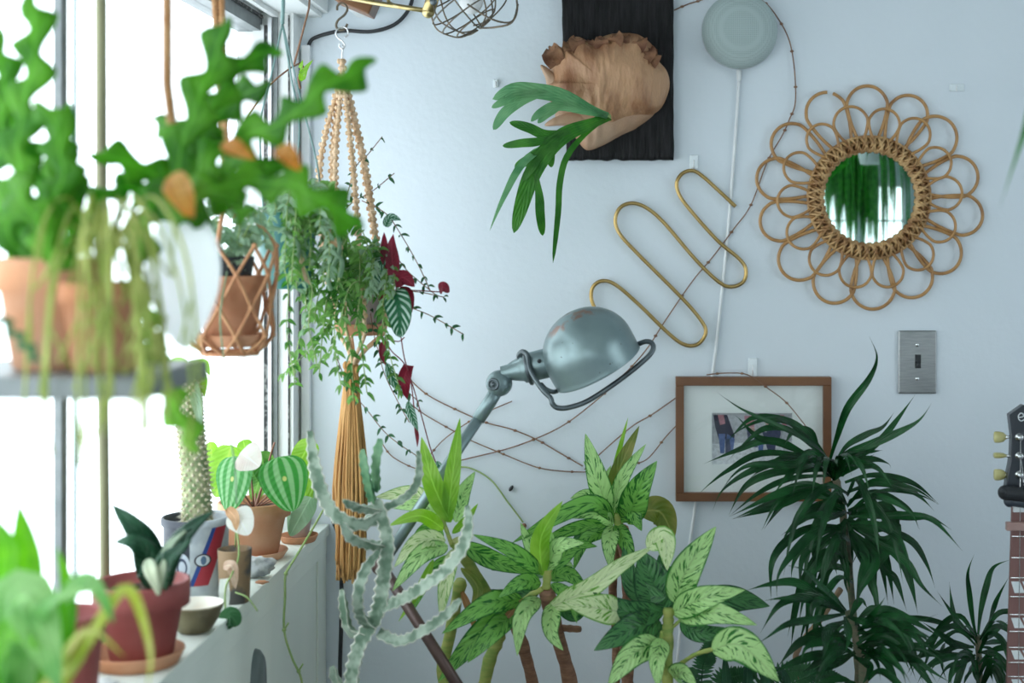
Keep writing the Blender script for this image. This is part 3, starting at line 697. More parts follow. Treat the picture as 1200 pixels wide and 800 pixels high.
ends = [(-34, .02), (-14, -.035), (10, -.045), (30, -.01), (22, .04), (-22, .045)]
for dx, dy in ends:
    m = MB()
    e = P(424 + dx, 372, DM) + Vector((0, dy, 0))
    st_ = P(402 + dx * .12, 98, DM + dy * .1)
    knots(m, [st_, st_.lerp(e, .33) + Vector((S(dx * (.20 if dx > 0 else .62), DM), 0, 0)), st_.lerp(e, .66) + Vector((S(dx * (.14 if dx > 0 else .5), DM), 0, 0)), e], .0050, .32, .0088)
    m.tube(spline([e, P(424 + dx * .85, 392, DM) + Vector((0, dy * .8, 0)), P(418 + dx * .3, 412, DM) + Vector((0, dy * .3, 0)), P(412, 436, DM)], 6), .0028, 6)
    m.build('knotted_cord', M_jute, mh)
m = MB(); knots(m, [P(401, 72, DM), P(401, 84, DM), P(402, 100, DM)], .006, .3, .01); m.build('top_knot', M_jute, mh)
m = MB(); knots(m, [P(412, 428, DM), P(412, 438, DM), P(412, 448, DM)], .010, .2, .006)
for k in range(150):
    a = R.uniform(0, 2 * PI); q = math.sqrt(R.random())
    r0 = .009 * q; r1 = S(18, DM) * q; ln = R.uniform(655, 683)
    f0 = P(412, 440, DM) + Vector((math.cos(a) * r0, math.sin(a) * r0, 0)); f1 = P(411, ln, DM) + Vector((math.cos(a) * r1, math.sin(a) * r1, 0))
    mid = f0.lerp(f1, .55) + Vector((math.cos(a) * .006, math.sin(a) * .006, 0)) + Vector((R.uniform(-1, 1), R.uniform(-1, 1), 0)) * .006
    q3 = f0.lerp(f1, .8) + Vector((R.uniform(-1, 1), R.uniform(-1, 1), 0)) * .004
    m.tube(spline([f0, mid, q3, f1], 4), R.uniform(.0011, .002), 5)
m.build('tassel', M_jute2, mh)
def pot(name, cx, d, zb, rb, rt, h, m_, label, rim=.22, rimo=1.06, group=None, soil=True, cat='pot', seg=48, soilm=None):
    c = Vector(((cx - VX) * d / F, d, zb)); t = thing(name, c, label, cat, group)
    rr = lambda f: rb + (rt / rimo - rb) * f
    pr = [(0, 0), (rb * .9, 0), (rb, .002), (rr(1 - rim), h * (1 - rim)), (rt, h * (1 - rim) + .001), (rt * 1.01, h * .97), (rt * .99, h), (rt * .93, h), (rt * .90, h * .96), (rr(.7) * .88, h * .80), (0, h * .80)] if rim else [(0, 0), (rb * .95, 0), (rb, .002), (rt, h * .98), (rt * .98, h), (rt * .93, h), (rt * .9, h * .9), (0, h * .82)]
    MB().lathe(c, pr, seg).build('body', m_, t)
    if soil:
        m = MB(); n_ = 26
        m.lathe(c, [(0, h * .87), (rt * .3, h * .875), (rt * .6, h * .865), (rt * .9, h * .86)], seg)
        for v in m.v: v.z += R.uniform(-1, 1) * .0015
        for k in range(14):
            a = R.uniform(0, 6.28); q = rt * .75 * math.sqrt(R.random()); m.ball(c + Vector((math.cos(a) * q, math.sin(a) * q, h * .88)), R.uniform(.002, .004), 6, 4, (1, 1, .6))
        m.build('soil', soilm or M_soil, t)
    return t
def saucer(cx, d, zb, r, h, m_, label, group=None):
    c = Vector(((cx - VX) * d / F, d, zb))
    o = MB().lathe(c, [(0, 0), (r * .82, 0), (r * .86, .001), (r, h * .9), (r * .99, h), (r * .94, h), (r * .84, h * .3), (0, h * .28)], 48).build('saucer', m_, origin=c)
    return tag(o, label, 'saucer', group)
# macrame pot
M_taupe = mat('taupe_pot', (.33, .26, .24), .7, c2=(.40, .33, .30), scale=20)
sz = P(0, 392, DM).z
saucer(423, DM, sz, .037, .016, M_terra, 'terracotta saucer cradled in the jute macrame hanger')
pot('hanging_pot', 425, DM, sz + .005, .026, .036, .075, M_taupe, 'taupe pot sitting in the jute macrame hanger', rim=.2)
# ================================================================ leaves
L_hoya = leaf_mat('hoya_green', (.03, .13, .02), (.22, .42, .12), trans=.4)
L_lime = leaf_mat('lime_leaf', (.20, .42, .05), (.32, .55, .10), trans=.5)
L_fern = leaf_mat('fishbone_green', (.05, .24, .01), (.15, .42, .03), trans=.5, rough=.4)
L_drac = leaf_mat('dracaena_green', (.004, .034, .009), (.014, .085, .022), 'strap', rough=.26, trans=.14)
L_fish2 = leaf_mat('dark_leaf', (.02, .09, .035), (.05, .16, .06), trans=.2)
L_aglao = leaf_mat('silver_streaked', (.03, .17, .025), (.44, .68, .27), 'streak', back=(.30, .50, .22), trans=.3, amount=.56)
L_aglaod = leaf_mat('dark_streaked', (.012, .06, .022), (.06, .19, .06), 'streak', back=(.09, .20, .09), trans=.2, amount=.53)
L_aglaom = leaf_mat('green_streaked', (.02, .12, .02), (.18, .42, .09), 'streak', back=(.16, .33, .10), trans=.28, amount=.52)
L_aglaol = leaf_mat('pale_streaked', (.14, .34, .05), (.62, .72, .40), 'streak', back=(.5, .62, .34), trans=.35, amount=.56)
L_olive = leaf_mat('olive_leaf', (.12, .17, .03), (.24, .24, .06), trans=.3)
L_pep = leaf_mat('striped_round', (.06, .27, .06), (.24, .47, .22), 'melon', trans=.35, rough=.3)
L_yel = leaf_mat('yellow_green_leaf', (.36, .44, .06), (.52, .54, .18), trans=.45)
L_red = leaf_mat('wine_red_leaf', (.14, .01, .02), (.24, .02, .04), trans=.25)
L_cis = leaf_mat('silver_marked', (.02, .12, .05), (.42, .58, .48), 'silvervein', back=(.2, .015, .035), trans=.2)
L_gast = leaf_mat('dark_fleshy', (.01, .05, .025), (.03, .10, .05), trans=.05, rough=.3)
L_gastp = leaf_mat('pale_fleshy', (.35, .45, .32), (.55, .60, .42), trans=.2, rough=.35)
L_pink = leaf_mat('pale_pink_leaf', (.75, .60, .58), (.85, .80, .76), trans=.5)
L_soft = leaf_mat('soft_grey_green', (.22, .36, .22), (.36, .50, .34), trans=.35)
L_org = leaf_mat('orange_leaf', (.60, .24, .06), (.70, .38, .14), trans=.45)
M_rhip = leaf_mat('mistletoe_stem', (.32, .42, .08), (.52, .56, .18), trans=.3, rough=.5)
def lv(parent, px, wd, m_, prof='lance', name='leaf', N=(0, -1, .5), fold=.15, wave=.02, n=16, twist=0., cu=0.):
    """px = list of (x, y, depth) base to tip, wd in pixels"""
    pts = [P(*q) for q in px]; dm = sum(q[2] for q in px) / len(px)
    return MB().leaf(pts, S(wd, dm), prof, N=N, fold=fold, wave=wave, n=n, twist=twist, cu=cu).build(name, m_, parent)
def trail(mbl, mbs, pts, rs, step, lw, ll, jit=.6, pair=True, prof='ovate', droop=.4, taper=.7):
    c = spline(pts, 10); mbs.tube(c, rs, 5)
    L = 0; nxt = step * .5
    for i in range(1, len(c)):
        L += (c[i] - c[i - 1]).length
        if L >= nxt:
            nxt += step * R.uniform(.75, 1.25); t = (c[i] - c[i - 1]).normalized(); f = i / len(c)
            sz_ = (1 - (1 - taper) * f) * R.uniform(.7, 1.2)
            for sgn in ((1, -1) if pair else (R.choice((1, -1)),)):
                a = R.uniform(0, 6.28); s_ = Vector((math.cos(a), math.sin(a) - .3, R.uniform(-.4, .4)))
                s_ = (s_ - t * s_.dot(t)).normalized() * sgn
                d_ = (s_ + t * R.uniform(.2, 1) * jit + Vector((0, 0, -droop * R.random()))).normalized()
                q = c[i] + d_ * ll * sz_
                mbl.leaf([c[i], c[i].lerp(q, .5) + Vector((0, 0, .08 * ll)), q + Vector((0, 0, -.1 * ll))], lw * sz_, prof, N=(R.uniform(-.5, .5), -1, R.uniform(0, 1)), fold=.2, n=5)
# trailing plant in the macrame pot : silver/wine vine + wiry small leaved vine
ml3 = MB()
tp = thing('trailing_vine_plant', P(425, 345, DM), 'trailing plant with small narrow green leaves spilling from the macrame pot', 'plant')
ml = MB(); ms = MB()
o_ = (424, 345)
runs = [[(425, 345, 1.98), (405, 330, 1.93), (385, 345, 1.90), (378, 390, 1.90), (374, 440, 1.90)], [(425, 345, 1.98), (410, 325, 1.92), (396, 350, 1.89), (392, 400, 1.88), (400, 455, 1.88)],
 [(425, 345, 1.98), (430, 330, 1.92), (420, 360, 1.88), (424, 410, 1.88), (430, 460, 1.88)], [(425, 345, 1.98), (415, 330, 1.92), (405, 370, 1.88), (412, 420, 1.87), (414, 470, 1.88)],
 [(425, 345, 1.98), (400, 340, 1.94), (365, 370, 1.90), (350, 400, 1.90), (345, 450, 1.9)], [(425, 345, 1.98), (440, 340, 1.93), (450, 380, 1.91), (458, 420, 1.92), (470, 460, 1.93)],
 [(425, 345, 1.98), (395, 318, 1.92), (380, 300, 1.9), (360, 320, 1.88), (352, 350, 1.88)], [(425, 345, 1.98), (425, 310, 1.92), (415, 290, 1.9), (400, 300, 1.88), (395, 340, 1.88)],
 [(425, 345, 1.98), (420, 330, 1.9), (408, 340, 1.88), (398, 380, 1.86), (385, 420, 1.86)], [(425, 345, 1.98), (440, 320, 1.93), (446, 300, 1.9), (436, 285, 1.9), (425, 300, 1.89)],
 [(425, 345, 1.98), (432, 300, 1.92), (424, 270, 1.9), (410, 262, 1.89), (398, 280, 1.88)], [(425, 345, 1.98), (400, 352, 1.9), (372, 400, 1.9), (330, 440, 1.9)]]
for r_ in runs: trail(ml, ms, [P(*q) for q in r_], .0008, .010, .0065, .019, droop=.9)
for k in range(14):
    a = R.uniform(0, 6.28); e = (424 + 50 * math.cos(a) - 12, 325 + 30 * math.sin(a))
    trail(ml if k % 3 else ml3, ms, [P(424, 350, 1.97), P((424 + e[0]) / 2, 300 + R.uniform(-10, 10), 1.92), P(e[0], e[1], 1.9), P(e[0] - 5, e[1] + R.uniform(20, 60), 1.89)], .0008, .0085, .0065, .019, droop=.9)
ml.build('foliage', L_hoya, tp); ms.build('stem', M_gstem, tp); ml3.build('pale_foliage', L_soft, tp)
wv = thing('wiry_vine_plant', P(430, 330, 1.99), 'wiry thin vine with tiny leaves reaching right over the bare wall', 'plant')
ml = MB(); ms = MB()
for r_ in [[(424, 235, 1.99), (452, 250, 1.97), (470, 275, 1.95), (490, 310, 1.94), (505, 342, 1.95)], [(430, 330, 1.98), (450, 290, 1.96), (480, 320, 1.94), (510, 345, 1.94)],
  [(430, 330, 1.98), (455, 340, 1.95), (490, 342, 1.93), (520, 348, 1.93)], [(430, 330, 1.98), (470, 355, 1.94), (505, 370, 1.93), (542, 391, 1.94)],
  [(420, 340, 1.99), (440, 380, 1.96), (448, 430, 1.96), (466, 470, 1.97), (480, 495, 1.98)], [(430, 330, 1.98), (440, 400, 1.94), (460, 440, 1.95), (490, 470, 1.97)],
  [(395, 420, 1.93), (410, 455, 1.94), (430, 480, 1.95), (455, 510, 1.96), (490, 535, 1.97)], [(380, 280, 1.97), (410, 240, 1.97), (435, 225, 1.98), (462, 203, 1.98)], [(400, 260, 1.97), (415, 200, 1.97), (432, 180, 1.98), (448, 160, 1.98)]]:
    trail(ml, ms, [P(*q) for q in r_], .0007, .016, .0045, .012, droop=.6, taper=.9)
ml.build('foliage', L_fish2, wv); ms.build('stem', M_twig, wv)
cp = thing('silver_leaf_vine', P(430, 340, 1.99), 'vine with silver striped leaves, wine red underneath, on the right of the macrame', 'plant')
DC = 1.90
lv(cp, [(462, 340, DC), (468, 365, DC - .02), (468, 395, DC)], 32, L_cis, 'heart', N=(0, -1, .1))
lv(cp, [(461, 322, DC), (459, 290, DC), (461, 274, DC)], 18, L_red, 'tongue', N=(.3, -1, .1))
lv(cp, [(460, 318, DC), (452, 300, DC), (450, 272, DC)], 13, L_red, 'ovate')
lv(cp, [(466, 340, DC + .01), (478, 345, DC), (482, 368, DC)], 14, L_red, 'ovate')
lv(cp, [(462, 335, DC), (472, 325, DC), (486, 336, DC)], 20, L_red, 'ovate')
lv(cp, [(456, 350, DC), (450, 340, DC), (444, 352, DC)], 14, L_red, 'ovate')
lv(cp, [(515, 342, 1.92), (519, 336, 1.91), (527, 341, 1.92)], 14, L_red, 'round')
lv(cp, [(452, 300, DC), (440, 320, DC), (446, 345, DC)], 15, L_cis, 'ovate')
lv(cp, [(452, 266, DC), (458, 255, DC), (470, 258, DC)], 12, L_cis, 'ovate')
lv(cp, [(450, 398, DC + .03), (448, 415, DC + .03), (452, 428, DC + .03)], 9, L_red, 'lance')
lv(cp, [(453, 425, DC + .03), (461, 445, DC + .03), (473, 465, DC + .03)], 12, L_cis, 'lance')
lv(cp, [(479, 428, DC + .04), (474, 445, DC + .03), (477, 468, DC + .04)], 17, L_red, 'tongue')
lv(cp, [(478, 470, DC + .04), (482, 485, DC + .04), (490, 505, DC + .04)], 11, L_cis, 'lance')
lv(cp, [(487, 500, DC + .05), (489, 512, DC + .05), (489, 524, DC + .05)], 5, L_red, 'tongue')
lv(cp, [(512, 540, 1.97), (516, 555, 1.96), (515, 575, 1.97)], 12, L_cis, 'lance')
m = MB()
for r_ in [[(430, 340, 1.98), (445, 300, 1.93), (462, 325, DC), (464, 345, DC)], [(440, 380, 1.95), (458, 410, 1.93), (476, 430, 1.94), (492, 480, 1.95), (506, 530, 1.97), (520, 560, 1.98)],
           [(448, 395, 1.93), (466, 400, 1.93), (474, 395, 1.93)], [(470, 395, 1.93), (474, 420, 1.93), (482, 450, 1.94), (488, 510, 1.95)], [(430, 340, 1.98), (480, 340, 1.92), (516, 342, 1.92)]]:
    m.tube(spline([P(*q) for q in r_], 6), .0009, 6)
m.build('stem', mat('wine_stem', (.20, .03, .04), .5), cp)
# ================================================================ teal hanging pot with cords
DT = 1.88
tpz = P(0, 338, DT).z
th = pot('teal_hanging_pot', 336, DT, tpz, .030, .042, .10, M_teal, 'teal plastic hanging pot at the window corner', rim=.1, rimo=1.03)
cc = P(336, 250, DT)
m = MB(); a0 = P(331, 28, DT)
for a, tx in ((2.6, 305), (.3, 373), (-1.2, 351)):
    e = Vector((cc.x + math.cos(a) * .042, cc.y + math.sin(a) * .042, tpz + .098)); md = P(tx, 150 if tx != 373 else 200, DT)
    m.tube(spline([a0, a0.lerp(md, .5), md, e], 6), .0013, 6)
m.tube([P(333, -160, DT), P(332, 0, DT), a0], .0026, 8)
m.build('cord', M_cord, th)
tag(MB().tube([P(366, -40, 2.2), P(362, 10, 2.2), P(344, 78, 2.2)], .0016, 6).build('cord', M_twig), 'thin brown cord slanting down from the ceiling corner', 'cord')
cw = MB(); cw.tube(spline([P(288, 140, 2.05), P(300, 122, 2.05), (P(318, 98, 2.06)), P(340, 80, 2.08), P(352, 74, 2.1)], 5), .0013, 6)
cw.tube(spline([P(352, 74, 2.1), P(356, 82, 2.1), P(350, 92, 2.1), P(352, 104, 2.1)], 5), .002, 6)
tw = tag(cw.build('copper_twig', M_twig), 'reddish bent twig end beside the white raceway top', 'twig')
m = MB()
for q in ((360, 84), (352, 78), (364, 78), (357, 92)): m.leaf([P(352, 84, 2.1), P((352 + q[0]) / 2, q[1] + 2, 2.09), P(q[0] + 3, q[1] - 8, 2.09)], .008, 'ovate', n=5)
m.build('foliage', L_lime, tw)
ml2 = MB()
hp = thing('string_leaf_plant', P(336, 250, DT), 'bushy plant with many small green leaves overflowing the teal pot', 'plant')
ml = MB(); ms = MB()
for k in range(64):
    a = R.uniform(0, 6.28); q = R.uniform(.3, 1)
    ex = 358 + 56 * q * math.cos(a); ex = max(ex, 342 + R.uniform(-4, 8)) if k % 6 else ex; ey = 240 + R.uniform(-20, 90) * (1 if ex > 335 else .35); dd = DT - .05 - .05 * math.sin(a) * q - .02
    trail(ml if k % 3 else ml2, ms, [P(340, 262, DT), P(340 + (ex - 340) * .5, 238 + R.uniform(-25, 10), DT - .04), P(ex, min(ey, 255 + R.uniform(-20, 30)), dd), P(ex + R.uniform(-8, 8), ey + R.uniform(0, 15), dd)], .0008, .0085, .0065, .017, droop=.8)
for r_ in [[(330, 300, 1.82), (338, 340, 1.80), (336, 390, 1.80), (345, 440, 1.80)], [(356, 310, 1.82), (366, 340, 1.8), (362, 380, 1.8), (372, 430, 1.8)]]:
    trail(ml, ms, [P(*q) for q in r_], .0008, .016, .006, .015)
ml.build('foliage', L_hoya, hp); ms.build('stem', M_gstem, hp)
ml2.build('pale_foliage', L_soft, hp)
m = MB()
for r_ in [[(345, 262, 1.85), (365, 245, 1.8), (388, 262, 1.78), (398, 290, 1.78), (385, 325, 1.78), (388, 340, 1.78)], [(270, 282, 1.8), (300, 268, 1.78), (330, 270, 1.78), (350, 288, 1.78), (345, 315, 1.78)], [(365, 310, 1.8), (380, 290, 1.78), (400, 305, 1.78), (398, 325, 1.78)]]:
    m.tube(spline([P(*q) for q in r_], 6), .003, 8)
m.build('arching_stem', L_soft, hp)
lv(hp, [(352, 290, 1.8), (352, 315, 1.79), (364, 334, 1.79)], 13, leaf_mat('tan_dry_leaf', (.45, .28, .17), (.62, .45, .32)), 'tongue')
lv(hp, [(380, 270, 1.8), (392, 282, 1.79), (402, 292, 1.79)], 16, leaf_mat('peach_dry_leaf', (.62, .36, .2), (.75, .55, .4)), 'ovate')
# ================================================================ netted terracotta pot on ropes
DN = 1.64
nx_ = 270; nz0 = P(0, 405, DN).z
saucer(nx_, DN, nz0, .043, .014, M_terra, 'terracotta saucer at the bottom of the tan knotted net')
npot = pot('netted_pot', nx_, DN, nz0 + .005, .028, .041, .076, M_terra, 'terracotta pot held in a tan knotted net', rim=.25)
ip = pot('inner_pot', nx_ - 4, DN, nz0 + .068, .026, .031, .035, M_black, 'black plastic pot standing inside the netted terracotta pot', rim=0)
nh = thing('net_hanger', P(nx_, 415, DN), 'tan knotted net hanger on two twisted brown ropes', 'plant hanger')
m = MB(); cN = P(nx_, 405, DN)
def nring(k, z_, n_=8, off=0):
    f = (z_ - nz0) / .085; r_ = .036 + .014 * min(1, max(0, f)) + (.010 if z_ < nz0 + .02 else .003)
    if z_ < nz0: r_ = .030
    a = 2 * PI * (k + off) / n_
    return Vector((cN.x + math.cos(a) * r_, cN.y + math.sin(a) * r_, z_))
zs = [nz0 - .008, nz0 + .012, nz0 + .045, nz0 + .082, nz0 + .115]
for k in range(8):
    for s_ in (1, -1):
        pts = [nring(k + s_ * .5 * j, z_, 8) for j, z_ in enumerate(zs)]
        m.tube(spline(pts, 5), .0021, 6)
for k in range(8):
    for j, z_ in enumerate(zs): m.ball(nring(k + .5 * (j % 2), z_, 8), .0035, 6, 5)
hub = P(nx_ - 4, 240, DN)
for k in range(4): m.tube(spline([nring(k * 2, zs[-1]), nring(k * 2, zs[-1]).lerp(hub, .5) + Vector((0, 0, .01)), hub], 5), .0026, 6)
m.tube([nring(k * .25, nz0 - .008) for k in range(32)], .003, 6, closed=True)
m.build('net', M_tan, nh)
def twistrope(mb, a, b, r_, turns):
    for ph in (0, PI * 2 / 3, PI * 4 / 3):
        pts = []
        for i in range(int(turns * 10) + 1):
            f = i / (turns * 10); t = f * turns * 2 * PI + ph
            pts.append(a.lerp(b, f) + Vector((math.cos(t), math.sin(t), 0)) * r_ * .55)
        mb.tube(pts, r_ * .62, 6)
m = MB(); twistrope(m, hub, P(246, -100, DN), .0034, 22); twistrope(m, hub, P(257, -100, DN), .0034, 22); m.build('rope', M_rope, nh)
npl = thing('netted_pot_plant', P(nx_, 320, DN), 'pale small leaved plant growing out of the netted pot', 'plant')
ml = MB(); ms = MB()
for k in range(16):
    a = R.uniform(0, 6.28); e = (nx_ + 38 * math.cos(a), 255 + R.uniform(-35, 30))
    trail(ml, ms, [P(nx_, 325, DN), P(nx_ + (e[0] - nx_) * .4, 285, DN - .02), P(e[0], e[1], DN - .03 * math.sin(a)), P(e[0] + 4, e[1] + 15, DN - .03 * math.sin(a))], .0008, .011, .008, .018)
ml.build('foliage', L_soft, npl); ms.build('stem', M_gstem, npl)
MB().tube(spline([P(266, 318, 1.60), P(258, 370, 1.585), P(262, 418, 1.59), P(266, 450, 1.6), P(268, 500, 1.6), P(275, 545, 1.6), P(277, 590, 1.62)], 6), .0009, 6).build('dangling_runner', L_soft, npl)
# ================================================================ white planter with fishbone cactus (near, out of focus)
DW = 1.2
wp = thing('white_hanging_planter', P(216, 405, DW), 'white oval hanging planter, out of focus, on a twisted brown rope', 'planter')
c = P(216, 408, DW); pr = [(0, 0)] + [(S(41, DW) * math.sin(PI * (.02 + .80 * (t / 20))) ** .75, .110 * t / 20) for t in range(1, 21)]
rt_ = pr[-1][0]; pr += [(rt_ * .9, .110), (rt_ * .88, .095)]
MB().lathe(c, pr, 48).build('body', leaf_mat('frosted_white', (.90, .91, .92), (.92, .93, .93), trans=.62, rough=.4), wp)
m = MB(); twistrope(m, P(216, 250, DW), P(196, 100, DW), .0040, 9); twistrope(m, P(196, 100, DW), P(196, -160, DW), .0040, 16); m.build('rope', M_rope, wp)
def ricrac(mb, px, wd, d0, dj=.04, N=(0, -1, .2), lobes=None):
    c = spline([P(x, y, d0 + (R.uniform(-dj, dj) if len(q) == 0 else q[0])) for x, y, *q in px], 14)
    L = [0.]
    for i in range(1, len(c)): L.append(L[-1] + (c[i] - c[i - 1]).length)
    tot = L[-1]; wd = wd * 1.25; per = S(wd * 1.02, d0); N = Vector(N).normalized(); base = len(mb.v); m_ = len(c)
    n2 = max(30, int(tot / per * 16)); ps = []
    j = 0
    for i in range(n2 + 1):
        t = tot * i / n2
        while j < len(L) - 2 and L[j + 1] < t: j += 1
        f = (t - L[j]) / max(1e-9, L[j + 1] - L[j]); ps.append((c[j].lerp(c[j + 1], min(1, f)), (c[j + 1] - c[j]).normalized(), t))
    for p, t_, s_ in ps:
        sd = t_.cross(N).normalized(); nn = sd.cross(t_)
        def w_(ph):
            x = (s_ / per + ph) % 1.0
            return S(wd, d0) * .5 * (.20 + .80 * (_sm(x, 0, .72) if x < .72 else (1 - _sm(x, .72, 1.)))) * min(1, (tot - s_) / (per * .6) + .12)
        a, b_ = w_(0), w_(.5)
        for u, wv_ in ((-1, a), (-.35, a * .5), (0, 0), (.35, b_ * .5), (1, b_)):
            mb.add(p + sd * (wv_ if u > 0 else -wv_) * 1. + nn * (.0015 if abs(u) < .5 else 0), (u * .5 + .5, s_ / tot))
    for i in range(n2):
        for k in range(4):
            a = base + i * 5 + k; mb.face(a, a + 1, a + 6, a + 5)
fc = thing('fishbone_cactus', P(216, 260, DW), 'large fishbone cactus with zigzag bright green stems arching from the white planter', 'cactus')
FB = [([(214, 262), (206, 215), (215, 170), (232, 120), (252, 70), (268, 20)], 50, 1.18), ([(216, 255), (245, 190), (292, 160), (338, 140), (372, 108), (402, 92), (440, 70)], 44, 1.15),
      ([(215, 250), (250, 222), (300, 214), (345, 218), (385, 240), (424, 268)], 46, 1.14), ([(216, 255), (180, 205), (140, 188), (105, 180)], 40, 1.2),
      ([(216, 250), (235, 175), (250, 125), (290, 70), (330, 62)], 40, 1.22), ([(214, 262), (190, 230), (170, 260), (165, 320)], 40, 1.16), ([(216, 255), (262, 200), (290, 190), (340, 200)], 50, 1.2),
      ([(216, 262), (225, 200), (205, 150), (180, 140)], 40, 1.25), ([(216, 262), (236, 214), (270, 240), (300, 250)], 36, 1.17), ([(214, 262), (160, 222), (120, 232), (96, 262)], 34, 1.21), ([(216, 262), (226, 190), (262, 130), (318, 96)], 40, 1.24)]
for px, wd, dd in FB:
    m = MB(); ricrac(m, px, wd, dd, .02); m.build('zigzag_stem', L_fern, fc, solid=.0012)
lv(fc, [(202, 205, 1.12), (212, 228, 1.11), (226, 256, 1.12)], 34, L_org, 'ovate', name='faded_leaf', wave=.1)
lv(fc, [(262, 166, 1.11), (280, 176, 1.10), (300, 186, 1.11)], 22, L_org, 'ovate', name='faded_leaf')
lv(fc, [(326, 172, 1.11), (340, 184, 1.10), (352, 200, 1.11)], 24, L_org, 'ovate', name='faded_leaf')
# ================================================================ hanging shelf (left) with terracotta pot and cacti
DS = 1.13
sh = thing('hanging_shelf', P(60, 460, DS), 'grey hanging shelf on rods crossing in front of the window, out of focus', 'shelf')
zt = P(0, 432, DS).z; xl = P(-60, 0, DS).x; xr = P(205, 0, DS).x
bev(MB().box((xl, DS - .07, zt - .017), (xr, DS + .09, zt)).build('board', M_frame, sh, smooth=False), .003)
M_pole = mat('olive_pole', (.30, .30, .16), .6, c2=(.20, .19, .11), scale=20, stretch=(1, 1, .2))
MB().tube([P(88, -250, DS + .085), P(88, 700, DS + .085)], .0022, 8).build('green_cord', M_cord, sh)
MB().tube([P(-50, -250, DS), P(-50, 440, DS)], .002, 8).build('cord', M_cord, sh)
pw = 1.6
tag(MB().tube([P(117, -600, pw), P(119, 330, pw), P(122, 560, pw), P(124, 287 + .4555 * F / pw, pw)], .0056, 10).build('bamboo_pole', M_pole), 'thin olive pole standing upright in front of the window', 'pole')
bp = pot('shelf_pot', 62, DS, zt, .030, .045, .088, M_terra2, 'large terracotta pot on the grey hanging shelf', rim=.3)
zc = thing('potted_zigzag_cactus', P(62, 310, DS), 'bright green zigzag cactus growing upright from the pot on the hanging shelf', 'cactus')
for px, wd, dd in [([(60, 315), (40, 250), (22, 190), (30, 120), (42, 60), (36, -10)], 46, DS), ([(62, 315), (62, 250), (75, 200), (62, 140), (40, 120)], 44, DS - .03), ([(58, 315), (20, 270), (-8, 220), (4, 150), (-10, 90)], 44, DS + .03),
                   ([(64, 315), (52, 270), (30, 240), (14, 205)], 48, DS - .05), ([(66, 315), (84, 270), (70, 210), (88, 170)], 40, DS + .04), ([(60, 318), (28, 300), (10, 262), (18, 200)], 44, DS - .02), ([(64, 316), (90, 292), (92, 250), (70, 180), (80, 120)], 40, DS + .05), ([(58, 316), (34, 270), (50, 220), (20, 160), (-6, 30)], 40, DS + .06)]:
    m = MB(); ricrac(m, px, wd, dd, .015); m.build('zigzag_stem', L_fern, zc, solid=.0012)
mp = pot('mistletoe_pot', 122, DS - .02, zt, .024, .034, .07, M_terra, 'smaller terracotta pot hidden behind the mistletoe cactus on the shelf', rim=.25)
mc_ = thing('mistletoe_cactus', P(120, 300, DS - .02), 'yellow green mistletoe cactus with stringy stems hanging over the shelf', 'cactus')
m = MB()
def cascade(k):
    ex = R.choice((R.uniform(20, 235), R.uniform(90, 225))); ey = R.uniform(390, 500); sx_ = 122 + (ex - 122) * .45; d1 = DS - .075 - R.random() * .05
    top_ = R.uniform(225, 285)
    p0 = P(122, 318, DS - .02); p1 = P(sx_, top_, DS - .045); p2 = P(122 + (ex - 122) * .85, top_ + 60 + R.uniform(-20, 30), d1); p3 = P(ex, ey, d1)
    c = spline([p0, p1, p2, p3], 6); m.tube(c, R.uniform(.0009, .0015), 6)
    for z in range(3):
        q = c[-1 - z * 4]
        e = q + Vector((R.uniform(-.016, .016), R.uniform(-.01, .01), -R.uniform(.015, .05))); m.tube([q, e], .0011, 5)
for k in range(26): cascade(k)
m.build('stringy_stem', M_rhip, mc_)
m = MB()
for k in range(14):
    a = R.uniform(0, PI); e = P(122 + 70 * math.cos(a) * R.random(), 300 - 130 * math.sin(a) * R.random(), DS - .03); m.tube(spline([P(122, 310, DS - .02), P(122 + 20 * math.cos(a), 280, DS - .02), e], 4), .0013, 5)
m.build('upright_stem', M_rhip, mc_)
# tail of yellow green leaves hanging below the planter
yg = thing('dangling_leaf_cactus', P(216, 430, 1.22), 'yellow green flat stem dangling beside the spiny column cactus', 'cactus')
m = MB(); ricrac(m, [(184, 400), (186, 440), (206, 478), (222, 510), (232, 530)], 34, 1.22, .01); m.build('zigzag_stem', L_lime, yg, solid=.001)
m = MB(); ricrac(m, [(150, 330), (176, 380), (184, 420), (200, 450)], 26, 1.2, .01); m.build('zigzag_stem', L_lime, yg, solid=.001)
m = MB(); ricrac(m, [(0, 370), (14, 388), (30, 405), (48, 425)], 16, .98, .0); m.build('drooping_stem', L_fish2, zc)
# ================================================================ things on the ledge
def zdepth(py): return .456 * F / (py - VY)
ZS = SILL
# melon peperomia
saucer(299, 2.075, ZS, .047, .012, M_terra2, 'pale terracotta saucer under the striped round leaved plant')
pot('terracotta_pot', 298, 2.075, ZS + .005, .034, .052, .078, M_terra2, 'pale terracotta pot on the ledge with striped round leaves', rim=.28)
pp_ = thing('melon_peperomia', P(298, 600, 2.075), 'peperomia with round silver striped leaves in the pale terracotta pot', 'plant')
def rleaf(parent, cx, cy, rx, ry, d, m_, stemto=(298, 592, 2.075), tilt=0., prof='heart', name='leaf', N=(0, -1, .25)):
    a = tilt; ux, uy = math.sin(a), math.cos(a)
    b0 = (cx - ux * ry, cy - uy * ry, d); t0 = (cx + ux * ry, cy + uy * ry, d - .004)
    o = lv(parent, [b0, (cx, cy, d - .008), t0], rx * 2, m_, prof, name=name, N=N, fold=-.1, n=18, wave=0)
    return o
rleaf(pp_, 335, 567, 29, 33, 2.0, L_pep, tilt=.25, prof='heart', N=(.3, -1, .3))
